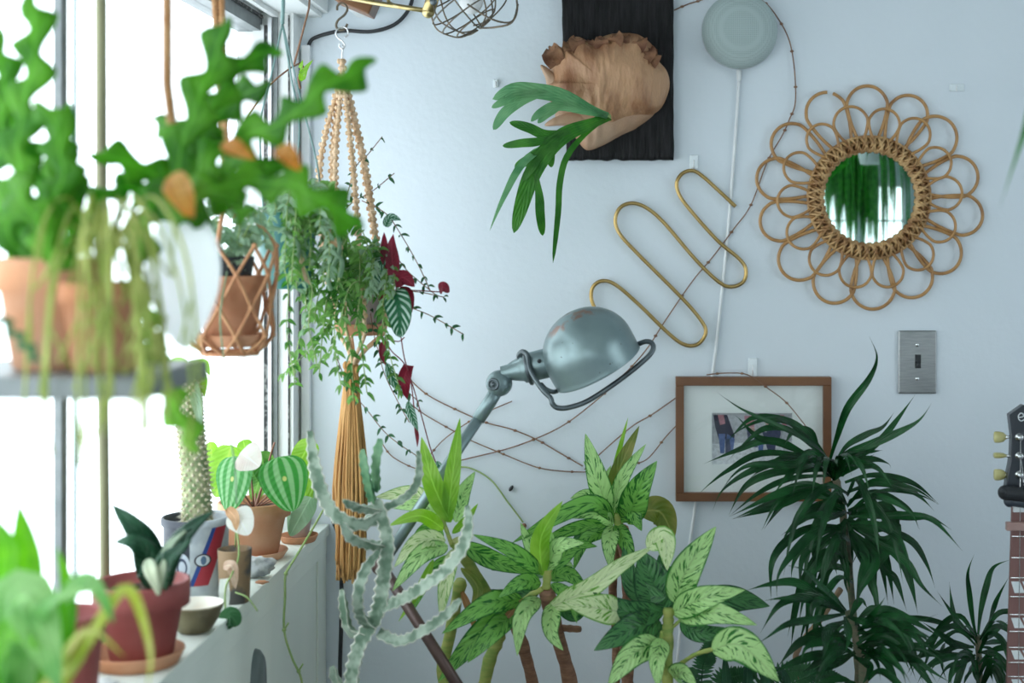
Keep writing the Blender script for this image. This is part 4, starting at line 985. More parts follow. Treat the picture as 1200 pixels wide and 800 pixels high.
rleaf(pp_, 271, 567, 26, 33, 1.99, L_pep, tilt=-.15, prof='heart', N=(-.4, -1, .2))
rleaf(pp_, 262, 552, 20, 32, 2.04, L_lime, tilt=-.3); rleaf(pp_, 249, 545, 9, 28, 2.08, L_lime, tilt=.1)
rleaf(pp_, 353, 538, 15, 26, 2.08, L_lime, tilt=-.5); rleaf(pp_, 288, 530, 10, 15, 2.09, L_lime, tilt=.2)
rleaf(pp_, 352, 605, 13, 26, 2.1, L_soft, tilt=-.5); rleaf(pp_, 310, 552, 14, 24, 2.11, L_hoya, tilt=.2); rleaf(pp_, 302, 568, 13, 20, 2.12, L_hoya, tilt=-.3)
rleaf(pp_, 293, 538, 19, 14, 1.97, L_pink, tilt=.9)
m = MB()
for x, y, d in ((335, 560, 2.0), (271, 560, 1.99), (262, 545, 2.04), (249, 560, 2.08), (353, 560, 2.08), (310, 560, 2.11), (293, 545, 1.97), (352, 590, 2.1), (300, 575, 2.12)):
    m.tube(spline([P(298, 596, 2.075), P((298 + x) / 2, min(585, (596 + y) / 2), (2.075 + d) / 2), P(x, y, d + .002)], 5), .0013, 6)
m.tube(spline([P(300, 596, 2.1), P(310, 560, 2.1), P(318, 530, 2.1), P(322, 518, 2.1)], 5), .0015, 6)
m.build('stem', mat('pinkish_stem', (.35, .16, .12), .5), pp_)
# small saucer with cutting
saucer(350, 2.19, ZS, .0295, .011, M_terra, 'small terracotta saucer at the wall end of the ledge')
cu = pot('small_pot', 351, 2.205, ZS + .005, .014, .019, .03, M_taupe, 'small taupe pot with a leaf cutting at the ledge end', rim=0)
ct = thing('leaf_cutting', P(351, 600, 2.2), 'pale green upright leaf cutting at the ledge end near the wall', 'plant')
lv(ct, [(351, 615, 2.2), (358, 575, 2.19), (356, 520, 2.19)], 20, L_lime, 'ovate'); lv(ct, [(350, 615, 2.2), (344, 600, 2.17), (338, 625, 2.15)], 16, L_soft, 'ovate')
lv(ct, [(352, 615, 2.2), (366, 590, 2.2), (372, 560, 2.2)], 12, L_soft, 'ovate')
# rock
tag(MB().ball(P(302, 664, 1.95), .019, 20, 14, (1.15, .8, .72), amp=.5, fr=2.2).build('rock', M_stone), 'grey white rough rock on the ledge beside the pale terracotta pot', 'rock')
tag(MB().ball(P(306, 682, 1.90), .006, 10, 6, (1.4, 1, .4), amp=.6).build('dry_petal', M_terra), 'small crumpled rust coloured dry petal on the ledge', 'petal')
# brown cup
M_kraft = mat('kraft_brown', (.26, .17, .09), .7, c2=(.08, .075, .07), scale=14, lo=.5, hi=.56)
pot('kraft_pot', 275, 1.82, ZS, .0185, .0215, .068, M_kraft, 'narrow brown patterned pot between painted pot and rock', rim=0)
dp = thing('drooping_cutting', P(274, 640, 1.83), 'withering cutting with pale white and tan leaves over the brown pot', 'plant')
rleaf(dp, 283, 572 + 40, 17, 17, 1.80, leaf_mat('white_leaf', (.78, .80, .74), (.85, .85, .8), trans=.5), tilt=.5, prof='heart')
lv(dp, [(266, 596, 1.8), (275, 606, 1.79), (277, 622, 1.79)], 13, leaf_mat('tan_curled_leaf', (.50, .28, .14), (.62, .40, .24)), 'ovate', wave=.1)
lv(dp, [(262, 664, 1.79), (272, 664, 1.78), (276, 690, 1.79)], 13, leaf_mat('pinkish_dry_leaf', (.62, .44, .32), (.75, .6, .48)), 'ovate', wave=.1)
lv(dp, [(263, 678, 1.78), (263, 696, 1.77), (265, 722, 1.78)], 14, leaf_mat('white_green_leaf', (.62, .70, .62), (.78, .82, .76)), 'tongue', wave=.05)
lv(dp, [(262, 735, 1.74), (270, 722, 1.735), (279, 733, 1.74)], 24, L_fish2, 'round')
m = MB(); m.tube(spline([P(276, 640, 1.83), P(277, 620, 1.8), P(280, 650, 1.79), (P(272, 672, 1.78)), P(264, 690, 1.77), P(264, 730, 1.75), P(257, 760, 1.75), P(258, 830, 1.75)], 6), .0012, 6)
m.tube(spline([P(276, 694, 1.75), P(290, 700, 1.74), P(302, 716, 1.74)], 4), .001, 6)
m.build('stem', M_gstem, dp)
# painted pot with spiny cactus
M_paint, nt, n, l = _nt('painted_pot')
out = n.new('ShaderNodeOutputMaterial'); b = n.new('ShaderNodeBsdfPrincipled'); l.new(b.outputs[0], out.inputs[0]); b.inputs['Roughness'].default_value = .55
tc = n.new('ShaderNodeTexCoord'); sp_ = n.new('ShaderNodeSeparateXYZ'); l.new(tc.outputs['Object'], sp_.inputs[0])
# angle around the pot, 0 facing the camera and growing to the right
ang = math_node(nt, 'ARCTAN2', sp_.outputs[0], math_node(nt, 'MULTIPLY', sp_.outputs[1], -1.))
hh = math_node(nt, 'DIVIDE', sp_.outputs[2], .105)
ns_ = n.new('ShaderNodeTexNoise'); ns_.inputs['Scale'].default_value = 60; l.new(tc.outputs['Object'], ns_.inputs['Vector'])
grey = mixc(nt, smooth(nt, ns_.outputs[0], .3, .7), (.03, .036, .05), (.05, .058, .075))
pale = mixc(nt, smooth(nt, ns_.outputs[0], .3, .7), (.42, .47, .52), (.55, .60, .63))
panel = smooth(nt, ang, .085, .10)
colr = mixc(nt, panel, grey, pale)
band = math_node(nt, 'SUBTRACT', math_node(nt, 'SUBTRACT', ang, .1), math_node(nt, 'MULTIPLY', math_node(nt, 'SUBTRACT', hh, .22), 1.05))  # slanting
blue = math_node(nt, 'MULTIPLY', smooth(nt, band, -.02, .0), smooth(nt, band, .16, .14)); red = math_node(nt, 'MULTIPLY', smooth(nt, band, .13, .15), smooth(nt, band, .62, .60))
lim = math_node(nt, 'MULTIPLY', smooth(nt, hh, .18, .20), panel); lim = math_node(nt, 'MULTIPLY', lim, smooth(nt, hh, .90, .88))
colr = mixc(nt, math_node(nt, 'MULTIPLY', blue, lim), colr, (.02, .07, .30)); colr = mixc(nt, math_node(nt, 'MULTIPLY', red, lim), colr, (.42, .03, .05))
def ell(cx, cy, rx, ry):
    a = math_node(nt, 'POWER', math_node(nt, 'DIVIDE', math_node(nt, 'SUBTRACT', ang, cx), rx), 2.); c_ = math_node(nt, 'POWER', math_node(nt, 'DIVIDE', math_node(nt, 'SUBTRACT', hh, cy), ry), 2.)
    return math_node(nt, 'ADD', math_node(nt, 'ABSOLUTE', a), math_node(nt, 'ABSOLUTE', c_))
e1_ = ell(-.16, .42, .27, .17); colr = mixc(nt, smooth(nt, e1_, 1.05, .95), colr, (.62, .68, .76))
colr = mixc(nt, math_node(nt, 'MULTIPLY', smooth(nt, e1_, .45, .40), smooth(nt, e1_, .18, .22)), colr, (.08, .1, .16))
e2_ = ell(.5, .50, .22, .065); colr = mixc(nt, smooth(nt, e2_, 1.6, 1.5), colr, (.03, .03, .04)); colr = mixc(nt, smooth(nt, e2_, 1.02, .95), colr, (.65, .72, .78))
e3_ = ell(.52, .50, .09, .055); colr = mixc(nt, smooth(nt, e3_, 1.02, .95), colr, (.10, .18, .30))
l.new(colr, b.inputs['Base Color'])
pot('painted_pot', 230, 1.855, ZS, .039, .044, .103, M_paint, 'grey pot painted with a pale panel, red and blue band, ear and eye', rim=.10, rimo=1.06)
M_cact = mat('cactus_column', (.16, .24, .10), .7, c2=(.38, .40, .22), scale=60, bump=.8, bscale=120, lo=.4, hi=.6)
sc_ = thing('spiny_column_cactus', P(229, 606, 1.855), 'tall spiny column cactus growing in the painted grey pot', 'cactus')
axc = spline([P(231, 612, 1.855), P(229, 560, 1.855), P(223, 500, 1.855), (P(221, 460, 1.855)), P(219, 428, 1.855)], 10)
m = MB(); m.tube(axc, lambda t: .0185 - .0045 * t + .0009 * math.sin(t * 90), 20); m.build('column', M_cact, sc_)
m = MB(); ms_ = MB()
for i in range(1, len(axc) - 1):
    for k in range(11):
        a = 2 * PI * (k + .5 * (i % 2)) / 11; dr = Vector((math.cos(a), math.sin(a), 0)); r_ = .0185 - .0045 * i / len(axc)
        q = axc[i] + dr * r_
        ms_.ball(q, .0024, 6, 4)
        for z in range(3):
            e = q + (dr + Vector((R.uniform(-.5, .5), R.uniform(-.5, .5), R.uniform(-.5, .5)))).normalized() * R.uniform(.005, .009); m.tube([q, e], [.0005, .0001], 3, cap=False)
ms_.build('areole', mat('areole_wool', (.55, .50, .34), .9), sc_); m.build('spine', mat('cactus_spine', (.62, .60, .50), .6), sc_)
for q in ([(219, 430, 1.855), (235, 440, 1.86), (240, 465, 1.85)], [(219, 430, 1.855), (230, 470, 1.84), (236, 505, 1.84)], [(219, 430, 1.855), (205, 425, 1.87), (200, 440, 1.86)], [(219, 430, 1.855), (238, 425, 1.9), (246, 440, 1.89)]): lv(sc_, q, 15, L_soft if q[2][1] > 500 else L_lime, 'ovate')
# bowl
bo = thing('metal_bowl', Vector(((228 - VX) * 1.68 / F, 1.68, ZS)), 'small tarnished brass bowl with pale inside on the ledge', 'bowl')
cb_ = Vector(((228 - VX) * 1.68 / F, 1.68, ZS))
MB().lathe(cb_, [(0, 0), (.016, 0), (.019, .002), (.028, .016), (.0335, .031), (.034, .033), (.0328, .0335)], 48).build('outer_shell', mat('tarnished_brass', (.30, .27, .17), .5, .7, c2=(.20, .17, .10), scale=30), bo)
MB().lathe(cb_, [(.0328, .0335), (.031, .030), (.024, .017), (.012, .012), (0, .011)], 48).build('lining', mat('cream_enamel', (.80, .77, .68), .5, c2=(.72, .64, .52), scale=30, lo=.5, hi=.7), bo)
tag(MB().ball(cb_ + Vector((-.004, -.004, .017)), .005, 8, 6, (1.6, 1, .5), amp=.5).build('dry_petal', M_terra2), 'orange dry petal lying inside the small brass bowl', 'petal')
# red pot with gasteria
saucer(160, 1.55, ZS, .051, .016, M_terra, 'terracotta saucer under the dark red pot')
pot('dark_red_pot', 166, 1.55, ZS + .006, .033, .0505, .085, M_redpot, 'dark red pot with pointed dark fleshy leaves on the ledge', rim=.32)
ga = thing('gasteria_plant', P(182, 690, 1.55), 'plant with thick pointed dark green leaves in the dark red pot', 'plant')
G = [([(184, 692, 1.55), (172, 640, 1.52), (152, 612, 1.5), (131, 591, 1.5)], 34, L_gast), ([(184, 694, 1.55), (172, 650, 1.51), (155, 634, 1.49), (135, 634, 1.49)], 34, L_gast), ([(186, 694, 1.55), (200, 650, 1.53), (222, 620, 1.53), (250, 598, 1.54)], 26, L_gast),
     ([(186, 694, 1.55), (198, 655, 1.51), (212, 625, 1.5), (224, 618, 1.5)], 30, L_gast), ([(184, 694, 1.54), (176, 665, 1.49), (168, 672, 1.48), (160, 676, 1.47)], 22, L_gast), ([(184, 694, 1.54), (194, 660, 1.49), (214, 640, 1.48), (222, 632, 1.48)], 30, L_gast),
     ([(186, 668, 1.5), (198, 640, 1.485), (216, 622, 1.485)], 10, L_gastp), ([(172, 655, 1.48), (178, 672, 1.455), (186, 697, 1.45)], 15, L_gastp), ([(192, 655, 1.48), (188, 680, 1.46), (186, 694, 1.46)], 8, L_gastp)]
for px, wd, m_ in G: lv(ga, px, wd, m_, 'lance', fold=.35, N=(.1, -1, .4)).modifiers.new('thick', 'SOLIDIFY').thickness = .003
# near left: dark pot, stones, broad leaved plant, on the ledge
tag(MB().ball(Vector(((120 - VX) * 1.44 / F, 1.44, ZS + .008)), .016, 16, 10, (1.3, .9, .6), amp=.6, fr=3).build('white_stone', mat('white_stone', (.82, .83, .8), .7, c2=(.6, .62, .6), scale=30)), 'white rough stone at the front of the terracotta saucer', 'stone')
pot('brown_pot', 78, 1.36, ZS, .026, .036, .105, M_redpot, 'blurred dark brown red pot left of the dark red pot', rim=.2)
bl_ = thing('broad_leaf_plant', Vector(((20 - VX) * 1.12 / F, 1.12, ZS)), 'out of focus bright green broad leaved plant at the bottom left corner', 'plant')
pot('corner_pot', 12, 1.13, ZS, .03, .04, .06, M_terra, 'terracotta pot under the broad leaved plant at the left corner', rim=.25)
BLm = leaf_mat('bright_broad_leaf', (.06, .28, .01), (.16, .44, .04), trans=.45, rough=.35)
BLp = leaf_mat('pale_broad_leaf', (.14, .38, .10), (.30, .54, .20), trans=.45, rough=.3)
BD = 1.12
for px, wd, m_ in [([(10, 860, BD), (5, 760, 1.08), (30, 700, 1.05), (70, 810, 1.03)], 90, BLp), ([(10, 860, BD), (20, 720, 1.10), (30, 660, 1.10), (22, 590, 1.12)], 62, BLm), ([(10, 860, BD), (0, 700, 1.08), (4, 640, 1.08), (-20, 600, 1.1)], 60, BLm),
                   ([(20, 860, BD), (40, 740, 1.05), (66, 700, 1.03), (120, 690, 1.02)], 26, BLp), ([(30, 860, BD), (80, 760, 1.04), (110, 740, 1.03), (146, 770, 1.03)], 15, L_yel), ([(10, 860, BD), (60, 780, 1.08), (80, 700, 1.1), (66, 640, 1.12)], 34, BLm),
                   ([(70, 705, 1.06), (100, 680, 1.05), (120, 700, 1.04), (133, 730, 1.04)], 22, BLp), ([(20, 860, BD), (60, 800, 1.06), (95, 770, 1.05), (100, 730, 1.05)], 24, L_yel), ([(-10, 860, BD), (-20, 790, 1.05), (10, 740, 1.04), (46, 760, 1.03)], 60, BLm)]:
    lv(bl_, px, wd, m_, 'ovate', wave=.03, N=(.3, -1, .5))
lv(bl_, [(40, 860, 1.08), (110, 740, 1.05), (150, 690, 1.05), (176, 760, 1.06), (172, 808, 1.06)], 17, L_yel, 'strap')
# green runner over cabinet face
m = MB(); c = spline([P(384, 588, 2.05), P(366, 620, 1.98), P(345, 655, 1.94), P(335, 672, 1.92), P(334, 700, 1.92), P(333, 738, 1.92), P(342, 770, 1.92), P(353, 795, 1.93), P(356, 830, 1.93)], 6); m.tube(c, .0017, 6)
for k in (18, 30, 40): m.ball(c[k], .003, 8, 5); m.tube([c[k], c[k] + Vector((.006, 0, .01))], .0012, 5)
tag(m.build('runner_stem', M_gstem), 'green jointed runner stem hanging down the face of the cabinet', 'stem')
# ================================================================ bench out of frame that carries the floor plants
be = thing('plant_bench', (.05, 1.98, 0), 'low wooden bench carrying the potted plants below the picture', 'bench')
BZ = .45
bev(MB().box((-.44, 1.66, BZ - .03), (.385, 2.30, BZ)).build('top', M_wood, be, smooth=False), .003)
for x in (-.42, .335):
    for y in (1.68, 2.24): bev(MB().box((x, y, 0), (x + .04, y + .04, BZ - .03)).build('leg', M_wood, be, smooth=False), .002)
MB().lathe((P(560, 0, 1.82).x, 1.82, BZ), [(0, 0), (.05, 0), (.052, .004), (.05, .012), (.02, .02), (.011, .03), (0, .03)], 40).build('base', M_lamp, la)
MB().tube([P(560, 840, 1.82), (P(560, 0, 1.82).x, 1.82, BZ + .02)], S(6.3, DL), 12).build('post', M_darkwood, la)
def benchpot(px, d, r, h, label, m_=None, z=None):
    return pot('plant_pot', px, d, BZ if z is None else z, r * .7, r, h, m_ or M_terra, label, rim=.2)
# ================================================================ pale dragon bone euphorbia
benchpot(418, 1.78, .05, .13, 'terracotta pot of the white toothed cactus, below the picture')
eu = thing('white_toothed_cactus', P(418, 850, 1.78), 'ghostly white green branching cactus with toothed wavy edges', 'cactus')
M_eu, nt, n, l = _nt('ghost_cactus')
out = n.new('ShaderNodeOutputMaterial'); b = n.new('ShaderNodeBsdfPrincipled'); l.new(b.outputs[0], out.inputs[0]); b.inputs['Roughness'].default_value = .5
tc = n.new('ShaderNodeTexCoord'); t1 = n.new('ShaderNodeTexNoise'); t1.inputs['Scale'].default_value = 60; l.new(tc.outputs['Object'], t1.inputs['Vector'])
sx = n.new('ShaderNodeSeparateXYZ'); l.new(tc.outputs['UV'], sx.inputs[0])
colr = mixc(nt, smooth(nt, t1.outputs[0], .38, .62), (.12, .20, .13), (.36, .45, .35))
colr = mixc(nt, smooth(nt, sx.outputs[0], .45, .9), colr, (.68, .68, .58)); l.new(colr, b.inputs['Base Color'])
M_eug = mat('green_cactus_tip', (.05, .18, .08), .5, c2=(.16, .32, .16), scale=50)
def toothed(px, wd, m_=None, tipf=.4):
    c = spline([P(*q) for q in px], 10); T, N_ = frames(c); L = 0; mb = MB(); per = .0115; n_ = len(c)
    # resample denser
    d_ = []; 
    for i in range(n_ - 1):
        for k in range(3): d_.append(c[i].lerp(c[i + 1], k / 3))
    d_.append(c[-1]); c = d_; T, N_ = frames(c); n_ = len(c)
    for i, p in enumerate(c):
        if i: L += (c[i] - c[i - 1]).length
        f = i / (n_ - 1); ww = S(wd, 1.78) * .44 * (1 if f < .7 else 1 - (1 - tipf) * ((f - .7) / .3) ** 1.5)
        B = T[i].cross(N_[i])
        for w_ in range(3):
            a0 = 2 * PI * w_ / 3 + .4 + f * .6
            saw = abs(((L / per + w_ * .3) % 1) - .5) * 2
            R_ = ww * (1.16 - .34 * saw ** .7); wav = .07 * math.sin(L / per * PI + w_)
            for da, rr, uu in ((-.5, .46, .2), (-.08, .86, .6), (0, 1., 1.), (.08, .86, .6), (.5, .46, .2)):
                a = a0 + da + wav * rr * .6
                mb.add(p + (N_[i] * math.cos(a) + B * math.sin(a)) * (R_ * rr if rr > .6 else ww * rr), (uu, f))
    K_ = 15
    for i in range(n_ - 1):
        for k in range(K_):
            q = (k + 1) % K_; mb.face(i * K_ + k, i * K_ + q, (i + 1) * K_ + q, (i + 1) * K_ + k)
    mb.face(*range(K_)); mb.face(*[(n_ - 1) * K_ + k for k in range(K_)][::-1])
    return mb.build('branch', m_ or M_eu, eu)
E = 1.78
toothed([(418, 1070, E), (418, 850, E), (414, 800, E), (424, 755, E), (445, 715, E), (452, 670, E), (455, 630, E), (442, 585, E)], 26, tipf=.7)
toothed([(445, 602, E), (425, 612, E - .01), (405, 609, E - .02), (388, 596, E - .02), (374, 566, E - .02), (367, 535, E - .01), (363, 505, E)], 22)
toothed([(448, 640, E), (428, 636, E - .02), (410, 628, E - .04), (400, 612, E - .05)], 17)
toothed([(446, 598, E), (420, 594, E - .03), (402, 586, E - .05)], 15)
toothed([(438, 735, E), (424, 722, E - .02), (420, 695, E - .04), (428, 668, E - .03), (444, 645, E - .01)], 18)
toothed([(430, 745, E), (410, 738, E + .01), (404, 714, E + .01), (401, 690, E + .01)], 16)
toothed([(437, 588, E), (430, 556, E - .02), (425, 526, E - .02)], 15, M_eug); toothed([(441, 575, E), (442, 543, E - .01), (446, 514, E)], 16, M_eug)
toothed([(447, 598, E), (468, 588, E + .02), (484, 574, E + .03), (491, 555, E + .03), (490, 528, E + .03)], 14)
toothed([(450, 712, E), (474, 702, E - .02), (500, 686, E - .04), (526, 666, E - .05), (544, 640, E - .05), (550, 615, E - .05), (548, 592, E - .05)], 21)
toothed([(444, 742, E), (470, 752, E - .01), (500, 738, E - .02), (525, 720, E - .03), (540, 702, E - .03)], 19)
toothed([(414, 820, E), (396, 800, E + .02), (390, 780, E + .02)], 16)
# ================================================================ streaked aglaonema canes
AD = 1.95
def cane(parent, pts, wd, m_, name='cane'):
    w_ = [P(*q) for q in pts]
    if pts[0][1] == 860: w_ = [Vector((w_[0].x, w_[0].y, BZ + .115))] + w_
    c = spline(w_, 8); L = [0]; dm = pts[0][2]; rr = []
    for i in range(len(c)):
        if i: L.append(L[-1] + (c[i] - c[i - 1]).length)
        rr.append(S(wd, dm) * .5 * (1 + .1 * math.sin(L[-1] * 520) + .06 * R.uniform(-1, 1)))
    return MB().tube(c, rr, 12).build(name, m_, parent)
LA, LD, LM, LP, LL, LO, LY = L_aglao, L_aglaod, L_aglaom, L_aglaol, L_lime, L_olive, L_yel
def aglao(name, base, label, canes, leaves):
    t = thing(name, P(*base), label, 'plant')
    for pts, wd, m_ in canes: cane(t, pts, wd, m_)
    for L_ in leaves:
        pts, wd, m_ = L_[:3]; prof = L_[3] if len(L_) > 3 else 'lance'
        lv(t, pts, wd * .92, m_, prof, wave=.025, fold=.18, n=20, N=L_[4] if len(L_) > 4 else (0, -1, .35))
    return t
A = 1.93
benchpot(560, 2.02, .07, .16, 'terracotta pot of the bright green leaved cane plant, below the picture')
aglao('streaked_cane_plant', (560, 830, 2.02), 'tall cane plant, leftmost, with two upright lime green leaves at its crown',
 [([(560, 860, 2.02), (572, 780, 2.0), (585, 735, 1.99), (560, 680, 1.97), (535, 635, A)], 15, M_gcane), ([(556, 860, 2.02), (520, 800, 2.02), (528, 740, 2.0), (540, 680, 1.97)], 14, M_gcane), ([(530, 640, A), (516, 600, A)], 5, M_gcane)],
 [([(528, 612, A), (507, 565, A - .02), (494, 512, A)], 28, LL), ([(524, 612, A), (530, 560, A - .02), (539, 490, A)], 22, LL), ([(534, 612, A), (543, 578, A), (557, 552, A)], 22, LA),
  ([(520, 620, A), (492, 604, A - .04), (455, 616, A - .05)], 20, LL), ([(522, 632, A), (492, 634, A - .04), (462, 664, A - .05)], 26, LP), ([(525, 640, A), (494, 650, A - .05), (460, 692, A - .06)], 26, LA),
  ([(518, 606, A), (486, 580, A + .03), (440, 582, A + .05)], 26, LP), ([(518, 600, A), (484, 592, A + .02), (452, 594, A + .03)], 18, LA), ([(532, 642, A), (522, 684, A - .05), (516, 728, A - .06)], 22, LP), ([(508, 655, A), (492, 690, A - .03), (467, 728, A - .04)], 12, LL),
  ([(540, 636, A), (575, 655, A + .02), (625, 672, A + .03)], 26, LM), ([(520, 628, A), (500, 620, A + .02), (480, 640, A)], 18, LM), ([(526, 650, A), (500, 680, A + .02), (484, 716, A + .02)], 18, LM),
  ([(540, 665, A), (560, 690, A), (548, 730, A - .02)], 14, LO), ([(530, 625, A), (546, 610, A + .02), (560, 590, A + .03)], 12, LL), ([(540, 690, 1.97), (552, 720, 1.95), (560, 750, 1.95)], 10, leaf_mat('brown_dry_sheath', (.30, .13, .05), (.42, .22, .1)))])
B_ = 1.95
benchpot(650, 2.1, .07, .16, 'terracotta pot of the middle two brown canes, below the picture')
aglao('streaked_cane_plant', (650, 830, 2.1), 'middle brown cane plant with long arching green leaves, centre of the group',
 [([(672, 860, 2.1), (668, 800, 2.05), (655, 750, 2.0), (640, 690, B_)], 17, M_cane), ([(632, 860, 2.1), (624, 800, 2.05), (612, 755, 2.0), (600, 720, 1.97)], 14, M_cane), ([(640, 690, B_), (642, 668, B_)], 10, M_gcane), ([(600, 722, 1.97), (618, 700, B_), (636, 690, B_)], 7, M_gcane), ([(648, 735, 2.0), (680, 737, 1.98)], 8, M_cane)],
 [([(636, 672, B_), (600, 645, B_ - .04), (554, 626, B_ - .05)], 22, LM), ([(636, 674, B_), (634, 630, B_ - .03), (659, 587, B_ - .04)], 26, LL), ([(641, 668, B_), (655, 640, B_ - .03), (684, 636, B_ - .05)], 26, LA), ([(634, 682, B_), (610, 683, B_ - .04), (584, 700, B_ - .05)], 24, LM),
  ([(612, 702, B_), (572, 708, B_ - .06), (518, 742, B_ - .08)], 30, LM), ([(608, 712, B_), (568, 738, B_ - .04), (514, 798, B_ - .05)], 32, LM), ([(604, 715, B_), (578, 740, B_ - .06), (548, 776, B_ - .07)], 30, LM),
  ([(632, 700, B_), (612, 722, B_ - .06), (606, 768, B_ - .07)], 26, LA), ([(648, 706, B_), (646, 740, B_ - .05), (660, 762, B_ - .06)], 26, LA), ([(644, 712, B_), (690, 690, B_ - .06), (728, 662, B_ - .07), (766, 640, B_ - .06)], 28, LP, 'strap'),
  ([(758, 642, B_ - .06), (778, 630, B_ - .08), (782, 668, B_ - .09)], 30, LP), ([(650, 668, B_), (672, 640, B_ + .04), (700, 640, B_ + .05)], 22, LM), ([(644, 680, B_), (664, 672, B_ + .02), (688, 690, B_)], 22, LM), ([(640, 668, B_), (622, 640, B_ + .03), (610, 612, B_ + .03)], 20, LA),
  ([(618, 700, B_), (600, 716, B_ - .02), (582, 736, B_ - .03)], 10, leaf_mat('brown_dry_leaf', (.34, .17, .08), (.5, .3, .16))), ([(650, 706, B_), (672, 722, B_ + .02), (690, 712, B_)], 16, LD), ([(638, 676, B_ + .02), (612, 660, B_ + .06), (576, 668, B_ + .07)], 24, LD), ([(640, 672, B_ + .02), (652, 655, B_ + .05), (672, 664, B_ + .06)], 22, LA), ([(634, 690, B_ + .02), (600, 700, B_ + .06), (560, 690, B_ + .06)], 24, LD), ([(646, 684, B_), (668, 700, B_ - .02), (676, 730, B_ - .03)], 18, LM), ([(642, 666, B_), (646, 640, B_ - .02), (640, 612, B_ - .02)], 18, LA)])
C_ = 2.05
benchpot(735, 2.17, .07, .16, 'terracotta pot of the right brown cane, below the picture')
aglao('streaked_cane_plant', (735, 830, 2.17), 'tallest brown cane plant with crown just left of the picture frame',
 [([(738, 860, 2.17), (734, 760, 2.14), (736, 680, 2.1), (728, 620, C_)], 15, M_cane), ([(728, 625, C_), (722, 600, C_)], 10, M_gcane), ([(720, 860, 2.17), (722, 760, 2.16), (718, 690, 2.12), (724, 640, 2.08)], 9, M_cane)],
 [([(714, 604, C_), (700, 560, C_ - .03), (686, 508, C_ - .02)], 30, LA), ([(710, 602, C_), (696, 560, C_), (684, 540, C_)], 18, LA), ([(716, 600, C_), (724, 555, C_), (749, 499, C_)], 22, LO), ([(718, 602, C_), (730, 560, C_ - .02), (757, 520, C_ - .02)], 20, LA), ([(714, 600, C_), (722, 545, C_ + .02), (736, 489, C_ + .02)], 9, LL),
  ([(736, 614, C_), (748, 575, C_ - .05), (770, 540, C_ - .06)], 40, LM), ([(748, 600, C_), (774, 600, C_ + .02), (790, 632, C_ + .02)], 38, LO), ([(720, 610, C_), (688, 590, C_ - .05), (600, 636, C_ - .07)], 24, LM), ([(718, 616, C_), (700, 600, C_ - .03), (660, 606, C_ - .05)], 22, LA),
  ([(718, 616, C_), (714, 640, C_ - .05), (716, 668, C_ - .06)], 24, LA), ([(712, 624, C_), (686, 632, C_ - .03), (672, 668, C_ - .04)], 18, LM), ([(716, 612, C_), (672, 620, C_ - .02), (634, 634, C_ - .03)], 20, LM), ([(724, 610, C_), (738, 598, C_ - .02), (752, 622, C_ - .04)], 26, LM), ([(712, 604, C_), (706, 575, C_ + .02), (716, 545, C_ + .02)], 16, LA), ([(722, 612, C_), (735, 640, C_ - .04), (742, 668, C_ - .05)], 22, LM), ([(716, 614, C_), (690, 618, C_ + .03), (668, 640, C_ + .03)], 20, LD), ([(716, 602, C_), (690, 580, C_ + .02), (668, 584, C_ + .02)], 20, LA)])
D_ = 1.92
benchpot(784, 1.93, .075, .15, 'terracotta pot of the low bushy streaked plant, below the picture')
aglao('streaked_leaf_plant', (784, 830, 1.93), 'low bushy plant with broad silver streaked leaves in front of the canes, right',
 [([(784, 860, 1.93), (782, 790, D_), (783, 730, D_), (784, 712, D_)], 13, M_gcane), ([(782, 790, D_), (812, 768, D_ - .04), (838, 760, D_ - .06)], 5, M_gcane), ([(782, 800, D_), (775, 760, D_ - .02), (776, 740, D_ - .03)], 5, M_gcane), ([(783, 740, D_), (800, 724, D_), (812, 716, D_)], 4, M_gcane)],
 [([(778, 716, D_), (738, 718, D_ - .03), (695, 694, D_ - .04)], 34, LD), ([(790, 706, D_), (806, 665, D_ - .03), (839, 617, D_ - .02)], 42, LA), ([(780, 714, D_), (764, 680, D_ + .03), (752, 645, D_ + .05)], 54, LD, 'ovate'), ([(786, 714, D_), (780, 680, D_ + .05), (772, 650, D_ + .06)], 40, LD, 'ovate'),
  ([(788, 718, D_), (826, 700, D_ - .05), (873, 691, D_ - .06)], 36, LA), ([(794, 722, D_), (838, 718, D_ - .06), (887, 732, D_ - .08)], 34, LA), ([(800, 716, D_), (856, 702, D_ + .03), (902, 710, D_ + .03)], 42, LD), ([(774, 728, D_), (738, 738, D_ - .05), (696, 762, D_ - .06)], 40, LD),
  ([(774, 752, D_ - .03), (742, 766, D_ - .07), (712, 804, D_ - .08)], 36, LA), ([(776, 748, D_ - .03), (770, 775, D_ - .09), (772, 808, D_ - .1)], 28, LA), ([(834, 762, D_ - .06), (868, 756, D_ - .09), (913, 798, D_ - .11)], 46, LA),
  ([(729, 717, D_ - .03), (698, 712, D_ - .06), (662, 706, D_ - .07)], 38, LP, 'ovate'), ([(797, 728, D_), (822, 742, D_ - .02), (852, 736, D_ - .02)], 26, LD), ([(782, 735, D_), (762, 750, D_ + .03), (742, 762, D_ + .04)], 40, LD), ([(790, 795, D_), (800, 788, D_ - .06), (818, 806, D_ - .08)], 30, LA),
  ([(780, 700, D_), (745, 690, D_ + .03), (730, 640, D_ + .04)], 30, LD)])
